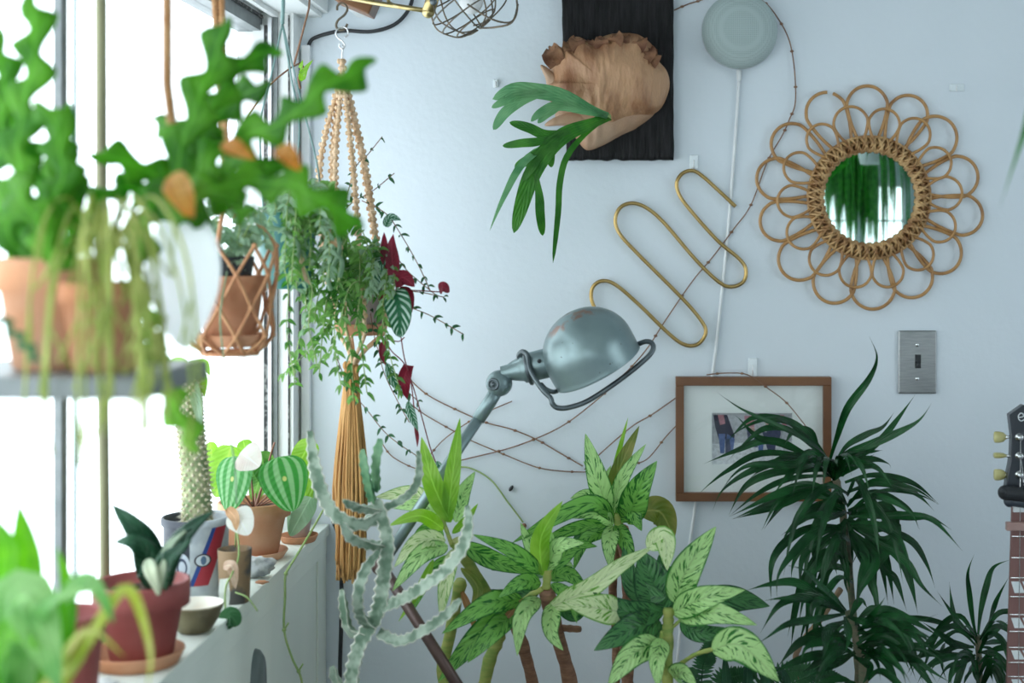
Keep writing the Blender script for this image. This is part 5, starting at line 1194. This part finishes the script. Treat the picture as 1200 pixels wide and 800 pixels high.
# small fern and dark scalloped leaves
benchpot(822, 2.14, .05, .12, 'small terracotta pot of the fern below the picture')
fe = thing('small_fern', P(822, 945, 2.14), 'small dark fern fronds peeping out under the streaked leaves', 'fern')
m = MB()
for path in ([(822, 945, 2.14), (822, 800, 2.1), (830, 765, 2.08), (838, 742, 2.06)], [(823, 945, 2.14), (840, 810, 2.08), (862, 792, 2.06), (884, 790, 2.05)], [(825, 945, 2.14), (812, 810, 2.1), (806, 785, 2.08)], [(826, 945, 2.14), (850, 850, 2.14), (900, 795, 2.05), (950, 785, 2.05), (985, 795, 2.05)], [(824, 945, 2.14), (880, 850, 2.1), (930, 800, 2.02), (975, 790, 2.0)]):
    c = spline([P(*q) for q in path], 12); m.tube(c, .0012, 5)
    for i in range(4, len(c)):
        t = (c[i] - c[i - 1]).normalized(); sd = t.cross(Vector((0, -1, .2))).normalized(); ln = .018 * (1 - (i / len(c)) ** 3 * .8)
        for sg in (1, -1): m.leaf([c[i], c[i] + sd * sg * ln * .5 + t * .002, c[i] + sd * sg * ln + t * .004], .0062, 'tongue', n=4)
m.build('frond', L_fish2, fe)
benchpot(868, 2.06, .05, .12, 'small terracotta pot of the dark wavy leaves below the picture')
dk = thing('dark_wavy_plant', P(868, 968, 2.06), 'dark wavy leaves low between the streaked plant and dracaena', 'plant')
for q in ([(868, 968, 2.06), (852, 800, 2.03), (850, 765, 2.02)], [(868, 968, 2.06), (876, 800, 2.02), (870, 762, 2.01)], [(868, 968, 2.06), (896, 800, 2.02), (890, 775, 2.0)], [(868, 968, 2.06), (920, 810, 2.02), (900, 780, 2.0)]): lv(dk, q, 30, L_gast, 'ovate', wave=.12)
# ================================================================ dracaenas
def T3(l_): return [(740 + x / 3.158, 380 + y / 3.158) for x, y in l_]
def T6(l_): return [(840 + x / 3.333, 560 + y / 3.333) for x, y in l_]
def drac_leaf(mb, pts, d0, wd, dj=None, tw=None):
    dt = R.uniform(-.16, .10) if dj is None else dj; n_ = len(pts)
    q = [P(x, y, min(2.305, d0 + dt * math.sin(PI / 2 * i / (n_ - 1)))) for i, (x, y) in enumerate(pts)]
    mb.leaf(q, S(wd, d0), 'grass', N=(R.uniform(-.25, .25), -1, R.uniform(.3, .9)), fold=.35, n=20, twist=R.uniform(-.5, .5) if tw is None else tw)
DE = 2.08
pot('bench_pot', 1000, 2.1, BZ, .045, .06, .17, M_taupe, 'taupe pot of the tall dracaena, below the picture', rim=.15)
dr = thing('dragon_tree', P(1000, 1000, 2.1), 'tall dracaena with long narrow dark green leaves right of the frame', 'plant')
def cane3(parent, pts, wd, m_): cane(parent, pts, wd, m_, 'stem')
cane3(dr, [(1000, 926, 2.1), (1006, 800, 2.1), (998, 700, 2.09), (992, 640, DE), (986, 590, DE), (978, 556, DE)], 9, M_dcane)
cane3(dr, [(1002, 926, 2.1), (965, 850, 2.12), (934, 785, 2.14), (938, 755, 2.14), (962, 725, 2.12), (985, 690, 2.1)], 7, mat('tan_branch', (.36, .24, .15), .7, c2=(.26, .17, .1), scale=30))
m = MB()
ups = [[(735, 500), (760, 420), (800, 310), (880, 200), (908, 120), (880, 45)], [(760, 500), (810, 470), (900, 440), (1010, 390), (1070, 350), (1110, 292)], [(755, 510), (800, 450), (870, 410), (930, 380), (972, 325)], [(760, 515), (860, 480), (930, 420), (990, 345), (1050, 260)],
 [(730, 500), (690, 460), (600, 405), (480, 350), (400, 310), (318, 252)], [(730, 510), (690, 450), (620, 380), (540, 350), (440, 350), (350, 440)], [(720, 500), (600, 380), (520, 350), (420, 380), (350, 430)], [(722, 505), (600, 400), (500, 385), (430, 430), (355, 505)],
 [(725, 515), (640, 480), (560, 440), (470, 420), (400, 350), (378, 335)], [(730, 520), (620, 470), (500, 430), (380, 470), (268, 515)], [(732, 520), (650, 490), (480, 480), (360, 540), (290, 590), (245, 632)], [(734, 525), (600, 490), (480, 540), (432, 575)],
 [(735, 530), (640, 510), (570, 570), (520, 640)], [(740, 540), (640, 540), (520, 550), (420, 600), (360, 705)], [(745, 560), (600, 570), (480, 620), (360, 710)], [(750, 580), (640, 630), (520, 680), (375, 720)], [(755, 590), (660, 610), (570, 650), (490, 758)],
 [(735, 520), (600, 500), (450, 540), (340, 610), (300, 690)], [(780, 560), (830, 510), (900, 500), (950, 515), (960, 532)], [(770, 530), (840, 470), (890, 470), (930, 465)], [(775, 560), (860, 500), (880, 490), (900, 480)], [(790, 585), (880, 560), (980, 570), (1060, 600), (1138, 665)], [(800, 620), (900, 590), (1000, 600), (1070, 640), (1120, 690)],
 [(810, 650), (900, 620), (990, 660), (1040, 700), (1062, 755)], [(820, 700), (900, 700), (1040, 710), (1110, 715), (1185, 760)], [(730, 500), (660, 470), (600, 520), (450, 520), (380, 555), (330, 620)], [(728, 505), (690, 470), (660, 400), (600, 395), (560, 460)]]
for k in range(14):
    a = R.uniform(.15, 2.9); r_ = R.uniform(45, 80)
    drac_leaf(m, [(977, 562), (977 + math.cos(a) * r_ * .4, 556 - math.sin(a) * r_ * .35), (977 + math.cos(a) * r_ * .8, 556 - math.sin(a) * r_ * .4 + 6), (977 + math.cos(a) * r_ * 1.1, 560 + R.uniform(-12, 25))], DE - .03, 9, dj=-.1)
for u in ups: drac_leaf(m, T3(u), DE, R.uniform(8, 10.5), dj=R.uniform(-.14, .06))
mids = [[(510, 110), (600, 20), (700, 25), (790, 50), (866, 104)], [(515, 90), (620, 60), (700, 50), (800, 70), (866, 102)], [(520, 130), (600, 75), (680, 90), (760, 140), (792, 200)], [(515, 150), (620, 150), (760, 148), (850, 170), (960, 285)], [(520, 160), (640, 110), (690, 140), (700, 190), (660, 235)],
 [(530, 170), (650, 200), (760, 250), (820, 340), (853, 430)], [(530, 190), (620, 240), (720, 320), (760, 420), (785, 530)], [(540, 200), (640, 260), (740, 330), (800, 420), (880, 500)], [(510, 160), (540, 260), (590, 350), (600, 420), (625, 500)], [(500, 170), (490, 280), (510, 380), (520, 440)], [(505, 160), (520, 300), (500, 400), (525, 480)],
 [(500, 120), (420, 100), (340, 150), (270, 220), (262, 262)], [(490, 130), (400, 110), (340, 160), (250, 225)], [(490, 150), (440, 130), (400, 200), (380, 250), (385, 380)], [(490, 180), (400, 220), (330, 260), (265, 330)], [(490, 190), (380, 190), (280, 240), (215, 330), (212, 480)], [(490, 200), (400, 200), (300, 290), (240, 380), (235, 475)],
 [(495, 180), (420, 240), (340, 300), (325, 400), (335, 460)], [(500, 200), (470, 300), (410, 370), (380, 430)], [(520, 200), (600, 270), (660, 360), (700, 400), (742, 520)], [(520, 200), (580, 300), (560, 400), (540, 500)], [(530, 190), (640, 240), (690, 240), (640, 330), (590, 420)], [(540, 230), (620, 320), (560, 440), (545, 520)],
 [(500, 110), (420, 60), (340, 40), (240, 90), (175, 205)], [(500, 110), (380, 70), (240, 90), (60, 160)], [(490, 100), (380, 30), (250, 60), (50, 150)], [(510, 160), (600, 200), (690, 180), (700, 260), (760, 360), (790, 400)], [(505, 160), (470, 220), (455, 300), (470, 380)],
 [(520, 180), (620, 180), (700, 230), (740, 300), (770, 400)], [(510, 140), (560, 130), (620, 110), (680, 140)], [(505, 130), (450, 150), (370, 150), (290, 200)], [(500, 140), (420, 170), (350, 240), (300, 330), (290, 400)]]
for k in range(18):
    y0 = R.uniform(575, 690); s_ = R.choice((-1, 1)); r_ = R.uniform(25, 75); x0 = 994 + (y0 - 600) * .06
    drac_leaf(m, [(x0, y0), (x0 + s_ * r_ * .35, y0 - R.uniform(5, 20)), (x0 + s_ * r_ * .8, y0 + R.uniform(10, 40)), (x0 + s_ * r_, y0 + R.uniform(60, 110))], DE, R.uniform(8, 11))
for u in mids: drac_leaf(m, T6(u), DE - .01, R.uniform(8.5, 12) if u[0] != (510, 160) else 14, dj=R.uniform(-.16, .08))
m.build('foliage', L_drac, dr)
pot('bench_pot', 990, 1.78, BZ, .05, .07, .17, M_terra, 'terracotta pot of the lower dracaena, below the picture', rim=.2)
dr2 = thing('dragon_tree', P(990, 1100, 1.78), 'lower dracaena crown with arching dark leaves at the bottom right of centre', 'plant')
cane3(dr2, [(988, 1036, 1.78), (1010, 920, 1.85), (1012, 800, 1.95), (1004, 750, 1.98), (994, 715, 1.99)], 11, M_dcane)
m = MB()
lows = [[(505, 520), (460, 470), (400, 420), (340, 360), (262, 338)], [(500, 515), (420, 470), (330, 465), (240, 500), (170, 605)], [(500, 515), (400, 450), (300, 405), (200, 415), (112, 440)], [(500, 520), (380, 480), (260, 470), (180, 480)], [(500, 530), (400, 550), (280, 570), (200, 620), (148, 655)], [(495, 525), (420, 480), (375, 500), (372, 575)],
 [(510, 540), (580, 560), (620, 520), (662, 458)], [(520, 545), (560, 480), (590, 510)], [(540, 570), (640, 545), (740, 545), (800, 555), (862, 530)], [(550, 590), (680, 570), (790, 640), (828, 735)], [(550, 610), (700, 590), (780, 600), (890, 655)], [(500, 540), (515, 620), (500, 690)], [(500, 530), (430, 500), (400, 560), (430, 600)],
 [(540, 560), (600, 620), (700, 600), (800, 560)], [(500, 600), (430, 640), (330, 640), (235, 740)], [(500, 620), (440, 630), (350, 660), (325, 740)], [(520, 640), (430, 680), (380, 730), (330, 760)], [(500, 560), (430, 600), (420, 680), (400, 740)], [(560, 650), (640, 640), (720, 690), (760, 770)], [(560, 660), (660, 680), (760, 660), (860, 700), (900, 760)],
 [(550, 660), (620, 720), (640, 790)], [(560, 680), (700, 700), (800, 720), (860, 800)], [(540, 680), (470, 720), (380, 760), (300, 800)], [(530, 690), (480, 700), (400, 690), (300, 720), (190, 775)], [(560, 700), (640, 690), (720, 750), (740, 820)], [(540, 700), (600, 740), (560, 820)], [(550, 660), (680, 640), (760, 650), (840, 640)],
 [(545, 650), (640, 600), (740, 640), (830, 690)], [(530, 650), (440, 600), (360, 620), (290, 690)], [(530, 660), (470, 640), (430, 700), (440, 780)]]
for k in range(28):
    y0 = R.uniform(725, 860); s_ = R.choice((-1, 1)); r_ = R.uniform(35, 100); x0 = 1006 + (y0 - 740) * .06
    drac_leaf(m, [(x0, y0), (x0 + s_ * r_ * .35, y0 - R.uniform(10, 30)), (x0 + s_ * r_ * .8, y0 + R.uniform(-10, 15)), (x0 + s_ * r_ * 1.1, y0 + R.uniform(20, 60))], 1.97, R.uniform(8, 11))
for u in lows: drac_leaf(m, T6(u), 1.97, R.uniform(8.5, 12), dj=R.uniform(-.16, .06))
m.build('foliage', L_drac, dr2)
pot('floor_pot', 1150, 2.14, .0, .09, .12, .24, M_taupe, 'taupe floor pot of the small right dracaena, below the picture', rim=.15)
dr3 = thing('dragon_tree', P(1150, 1200, 2.14), 'small dracaena with upright thin leaves between the tall one and the guitar', 'plant')
cane3(dr3, [(1150, 1192, 2.14), (1150, 1000, 2.14), (1148, 800, 2.13), (1146, 745, 2.12)], 8, M_dcane)
m = MB()
sm = [[(1015, 620), (1000, 560), (985, 450), (980, 370), (1006, 296)], [(1020, 610), (1030, 520), (1050, 430), (1080, 350), (1148, 318)], [(1030, 620), (1060, 560), (1090, 480), (1142, 384)], [(1010, 620), (960, 600), (925, 540), (908, 405)], [(1005, 620), (940, 560), (860, 440)], [(1000, 625), (940, 590), (860, 560), (780, 545), (690, 540), (640, 505)],
 [(1035, 640), (1080, 600), (1140, 560)], [(1035, 650), (1090, 640), (1150, 650)], [(1005, 660), (930, 650), (860, 600), (800, 560)], [(1000, 680), (940, 660), (880, 690), (830, 760)], [(1030, 680), (1090, 690), (1140, 760)], [(1010, 690), (960, 720), (900, 740), (860, 800)], [(1000, 690), (930, 690), (800, 690), (740, 770)], [(1020, 700), (1060, 740), (1080, 800)],
 [(1020, 700), (980, 760), (960, 820)], [(1030, 700), (1100, 720), (1150, 800)], [(1000, 700), (900, 700), (820, 740), (780, 810)], [(1025, 660), (1070, 670), (1100, 740), (1090, 810)], [(1015, 640), (1000, 600), (970, 580), (950, 600)], [(1000, 660), (900, 640), (880, 720), (900, 800)], [(1010, 700), (930, 740), (900, 820)], [(1015, 710), (1010, 760), (1030, 820)]]
for k in range(16):
    y0 = R.uniform(750, 830); s_ = R.choice((-1, 1)); r_ = R.uniform(30, 80)
    drac_leaf(m, [(1147, y0), (1147 + s_ * r_ * .35, y0 - R.uniform(10, 40)), (1147 + s_ * r_ * .8, y0 + R.uniform(-30, 15)), (1147 + s_ * r_ * 1.1, y0 + R.uniform(0, 50))], 2.12, R.uniform(6, 9))
for u in sm: drac_leaf(m, T6(u), 2.12, R.uniform(6.5, 9), dj=R.uniform(-.12, .1))
m.build('foliage', L_drac, dr3)
# ================================================================ guitar leaning at the right edge
GD = 1.95
gu = thing('electric_guitar', P(1225, 1300, GD), 'guitar standing upright at the right edge with dark headstock and block inlays', 'guitar')
M_head = mat('black_lacquer', (.018, .022, .03), .3, coat=.4); M_fret = mat('rosewood_board', (.16, .075, .065), .5, c2=(.22, .11, .10), scale=30, stretch=(1, 1, .1)); M_neck = mat('neck_mahogany', (.25, .12, .08), .4, c2=(.32, .16, .12), scale=20)
M_pearl = mat('pearl_inlay', (.74, .76, .76), .25, c2=(.62, .68, .70), scale=60); M_tuner = mat('aged_cream_button', (.42, .38, .14), .35, c2=(.52, .48, .22), scale=60, coat=.3)
def slab(mb, pts, d0, th):
    n_ = len(pts); b0 = len(mb.v)
    for dd in (d0, d0 + th):
        for x, y in pts: mb.add(P(x, y, d0) + Vector((0, dd - d0, 0)))
    mb.face(*[b0 + i for i in range(n_)]); mb.face(*[b0 + n_ + i for i in range(n_)][::-1])
    for i in range(n_):
        j = (i + 1) % n_; mb.face(b0 + i, b0 + n_ + i, b0 + n_ + j, b0 + j)
    return mb
GC = 1218
hs = [(1183, 486), (1200, 474), (1209, 482), (1218, 486), (1227, 482), (1236, 474), (1253, 486), (1250, 510), (1252, 535), (1256, 556), (1258, 572), (1248, 582), (1238, 594), (1198, 594), (1188, 582), (1179, 572), (1181, 556), (1185, 535), (1186, 510)]
bev(slab(MB(), hs, GD, .016).build('headstock', M_head, gu, smooth=False), .0012)
def x_at(y, s_): # neck edges widen toward the body
    return GC + s_ * (32 + (y - 594) * .030)
bev(slab(MB(), [(x_at(594, -1) + 0, 594), (x_at(594, 1), 594), (x_at(1090, 1), 1090), (x_at(1090, -1), 1090)], GD + .002, .006).build('fretboard', M_fret, gu, smooth=False), .0008)
m = MB(); m.tube([P(GC, 590, GD + .014), P(GC, 1090, GD + .014)], [S(27, GD) * .9, S(40, GD) * .9], 16)
for v in m.v: v.y = GD + .006 + max(0, (v.y - GD - .006)) * .5
m.build('neck', M_neck, gu)
m = MB(); slab(m, [(x_at(594, -1) + 2, 594), (x_at(594, 1) - 2, 594), (x_at(600, 1) - 2, 600), (x_at(600, -1) + 2, 600)], GD - .002, .006); m.build('nut', M_pearl, gu, smooth=False)
fy = [628, 655, 680.5, 704.5, 727.5, 749, 769.5, 789, 807.5, 825, 841.5, 857, 872, 886, 899.5, 912, 924, 935.5, 946, 956.5, 966]
fy = []; y = 602.; rem = 470.
for k in range(22): 
    s_ = rem * (1 - 2 ** (-1 / 12)); y += s_; rem -= s_; fy.append(y)
for y in fy: MB().tube([P(x_at(y, -1) + 1, y, GD + .001), P(x_at(y, 1) - 1, y, GD + .001)], .0011, 6).build('fret', M_chrome, gu)
for k in (3, 5, 7, 9, 12, 15, 17):
    y0_, y1_ = fy[k - 1], fy[k]; h_ = (y1_ - y0_) * .30; yc = (y0_ + y1_) / 2
    slab(MB(), [(GC - 33, yc - h_), (GC - 23, yc - h_), (GC - 17, yc + h_), (GC - 29, yc + h_)], GD + .0012, .001).build('inlay', M_pearl, gu, smooth=False)
    slab(MB(), [(GC - 20, yc - h_), (GC + 26, yc - h_), (GC + 30, yc + h_), (GC - 14, yc + h_)], GD + .0012, .001).build('inlay', M_pearl, gu, smooth=False)
for k in range(6):
    o_ = -1 if k < 3 else 1; yy = (512, 534, 556)[k % 3]; xk = GC + (k - 2.5) * 9
    MB().tube([P(GC + o_ * 22, yy, GD - .004), P(xk, 596, GD - .003), P(GC + (k - 2.5) * 11.5, 1180, GD - .006)], .0006, 5).build('string', M_chrome, gu)
for s_ in (-1, 1):
    for yy in (512, 534, 556):
        px_ = GC + s_ * 23.5
        MB().lathe(P(px_, yy, GD), [(S(5.2, GD), 0), (S(4.8, GD), .002), (S(3.2, GD), .003), (S(3.2, GD), .008), (S(2.6, GD), .0085), (0, .0085)], 20, (0, -1, 0)).build('string_post', M_chrome, gu)
        tn = MB().tube([P(GC + s_ * 30, yy, GD + .010), P(GC + s_ * 41, yy, GD + .010)], .0022, 8).build('tuner_shaft', M_chrome, gu)
        x0_ = GC + s_ * 40; fl = .45 if yy == 534 else 1
        m = MB(); m.tube([P(x0_ + s_ * q_, yy, GD + .010) for q_ in (-1.5, 0, 2, 6, 10, 12.5, 13.2)], [S(r_, GD) for r_ in (2.2, 3.4, 5.6, 6.6, 6.9, 6.4, 5)], 14)
        for v in m.v: v.y = GD + .010 + (v.y - GD - .010) * (.55 if fl == 1 else 1); v.z = P(0, yy, GD).z + (v.z - P(0, yy, GD).z) * (1 if fl == 1 else .5)
        m.build('tuning_button', M_tuner, tn)
# script letter at the top of the headstock
m = MB(); le = [(1193, 489), (1199, 488), (1199, 485), (1196, 484), (1193.5, 487), (1194, 491), (1197, 493), (1201, 491)]
m.tube(spline([P(x, y, GD - .0005) for x, y in le], 6), .0008, 6); m.build('logo_letter', M_pearl, gu)
# body below the picture
def body_pts():
    out_ = []
    for k in range(48):
        a = 2 * PI * k / 48; r_ = 125 + 28 * math.cos(2 * a) * 0 + 0
        x = math.sin(a); z = -math.cos(a); wz = 1 + .0
        w_ = (150 if z > 0 else 118) * (1 - .18 * math.exp(-((z + .12) / .25) ** 2)); out_.append((GC + x * w_, 1245 + z * 170))
    return out_
bev(slab(MB(), body_pts(), GD + .004, .045).build('body', mat('sunburst_body', (.35, .12, .04), .25, c2=(.5, .22, .06), scale=3, coat=.5), gu, smooth=False), .004)
slab(MB(), [(GC - 40, 1130), (GC + 40, 1130), (GC + 40, 1160), (GC - 40, 1160)], GD - .004, .01).build('pickup', M_chrome, gu, smooth=False)
slab(MB(), [(GC - 42, 1260), (GC + 42, 1260), (GC + 42, 1275), (GC - 42, 1275)], GD - .006, .01).build('bridge', M_chrome, gu, smooth=False)
gs = thing('guitar_stand', (P(GC, 0, GD).x, GD, 0), 'black stand holding the guitar, below the picture', 'stand')
gx = P(GC, 0, GD).x; gz = P(0, 1415, GD).z
MB().tube([(gx, GD + .02, gz - .004), (gx, GD + .10, .02)], .008, 8).build('post', M_black, gs)
for s_ in (-1, 1): MB().tube(spline([(gx, GD + .02, gz - .01), (gx + s_ * .08, GD + .02, gz - .012), (gx + s_ * .10, GD - .03, gz - .008)], 5), .006, 8).build('arm', M_black, gs); MB().tube([(gx, GD + .03, gz), (gx + s_ * .14, GD - .06, .008)], .007, 8).build('leg', M_black, gs)
# clip-on tuner and capo
ct_ = thing('clip_tuner', P(1185, 575, GD - .01), 'black plastic clip clamped to the guitar headstock base', 'clip')
m = MB(); m.tube([P(1178, 577, GD - .014), P(1206, 580, GD - .014)], S(8.5, GD), 20); m.ball(P(1178, 577, GD - .014), S(8.7, GD), 16, 10); bev(m.build('jaw', M_black, ct_), .001)
m = MB(); m.ball(P(1183, 587, GD - .008), S(7, GD), 14, 8); m.tube([P(1183, 586, GD - .008), P(1210, 590, GD - .008)], S(6.5, GD), 16); m.build('jaw', mat('dark_blue_grey_plastic', (.03, .04, .055), .5), ct_)
MB().lathe(P(1176, 576, GD - .0235), [(.0035, -.003), (.0035, .001), (.002, .0015), (0, .0015)], 12, (0, -1, 0)).build('pivot', M_black, ct_)
cpo = tag(bev(slab(MB(), [(1180, 612), (1256, 612), (1256, 622), (1180, 622)], GD - .010, .009).build('capo', mat('copper_capo', (.42, .26, .23), .35, .6, c2=(.48, .32, .28)), smooth=False), .001), 'copper coloured bar across the guitar neck near the nut', 'capo')
# ================================================================ trailing plant by the camera (its leaf tip enters at the right, the rest shows in the mirror)
L_strap = leaf_mat('strap_green', (.02, .14, .02), (.06, .28, .04), 'strap', trans=.45)
def strap_plant(c0, r0, r1, n_, zlo, zhi, w0, w1, label, extra=None, xmin=-9):
    hb = thing('hanging_strap_plant', c0, label, 'plant'); c0 = Vector(c0); m = MB()
    for k in range(n_):
        a = R.uniform(0, 6.28); r_ = R.uniform(r0, r1)
        e = Vector((max(xmin, c0.x + math.cos(a) * r_), c0.y + math.sin(a) * r_, R.uniform(zlo, zhi)))
        mid = Vector((max(xmin, c0.x + math.cos(a) * r_ * .8), c0.y + math.sin(a) * r_ * .8, c0.z + R.uniform(.03, .11)))
        m.leaf([c0, mid, Vector((e.x + R.uniform(-.02, .02), e.y, (mid.z + e.z) / 2 + .06)), e], R.uniform(w0, w1), 'grass', N=(math.cos(a) + .3, math.sin(a) + .5, .4), n=14)
    if extra: m.leaf(extra, .019, 'grass', N=(0, -1, .3), n=18)
    m.build('foliage', L_strap, hb); return hb
def basket(c, label):
    c = Vector(c); hbp = thing('hanging_basket', c, label, 'pot')
    MB().lathe(c, [(0, 0), (.05, 0), (.07, .1), (.072, .11), (.066, .11), (.06, .09), (0, .09)], 32).build('body', M_ceramic, hbp)
    m = MB()
    for k in range(3):
        a = 2.1 * k; m.tube([c + Vector((math.cos(a) * .069, math.sin(a) * .069, .105)), c + Vector((0, 0, .5)), c + Vector((0, 0, TOP - c.z))], .0015, 5)
    m.build('cord', M_cord, hbp)
strap_plant((.60, 1.15, 1.78), .05, .18, 13, 1.5, 1.68, .014, .02, 'green strap leaf entering at the right edge, out of focus', [Vector((.60, 1.15, 1.78)), P(1300, -10, 1.15), P(1228, 75, 1.2), P(1197, 165, 1.22), P(1172, 242, 1.22)], .42)
basket((.60, 1.15, 1.68), 'white hanging pot just beyond the right edge that holds the strap leaf')
strap_plant((.84, -.6, 2.12), .02, .50, 170, .95, 1.45, .025, .05, 'mass of green strap leaves seen only as a reflection in the rattan mirror')
basket((.84, -.6, 2.02), 'white hanging pot of the leaves reflected in the rattan mirror')
# ================================================================ camera
cd = bpy.data.cameras.new('camera'); cam = bpy.data.objects.new('camera', cd); COL.objects.link(cam)
cam.location = (0, 0, CZ); cam.rotation_euler = (PI / 2, 0, 0)
cd.sensor_width = 36; cd.lens = F * 36 / 1200; cd.shift_x = -(VX - 600) / 1200; cd.shift_y = -(400 - VY) / 1200
cd.clip_start = .05
cd.dof.use_dof = True; cd.dof.focus_distance = 2.14; cd.dof.aperture_fstop = 3.4
sc0 = bpy.context.scene; sc0.camera = cam
sc0.view_settings.view_transform = 'Standard'; sc0.view_settings.look = 'None'; sc0.view_settings.exposure = .0; sc0.view_settings.gamma = 1.; sc0.view_settings.use_curve_mapping = False
sc0.cycles.max_bounces = 12; sc0.cycles.diffuse_bounces = 5; sc0.cycles.transparent_max_bounces = 12
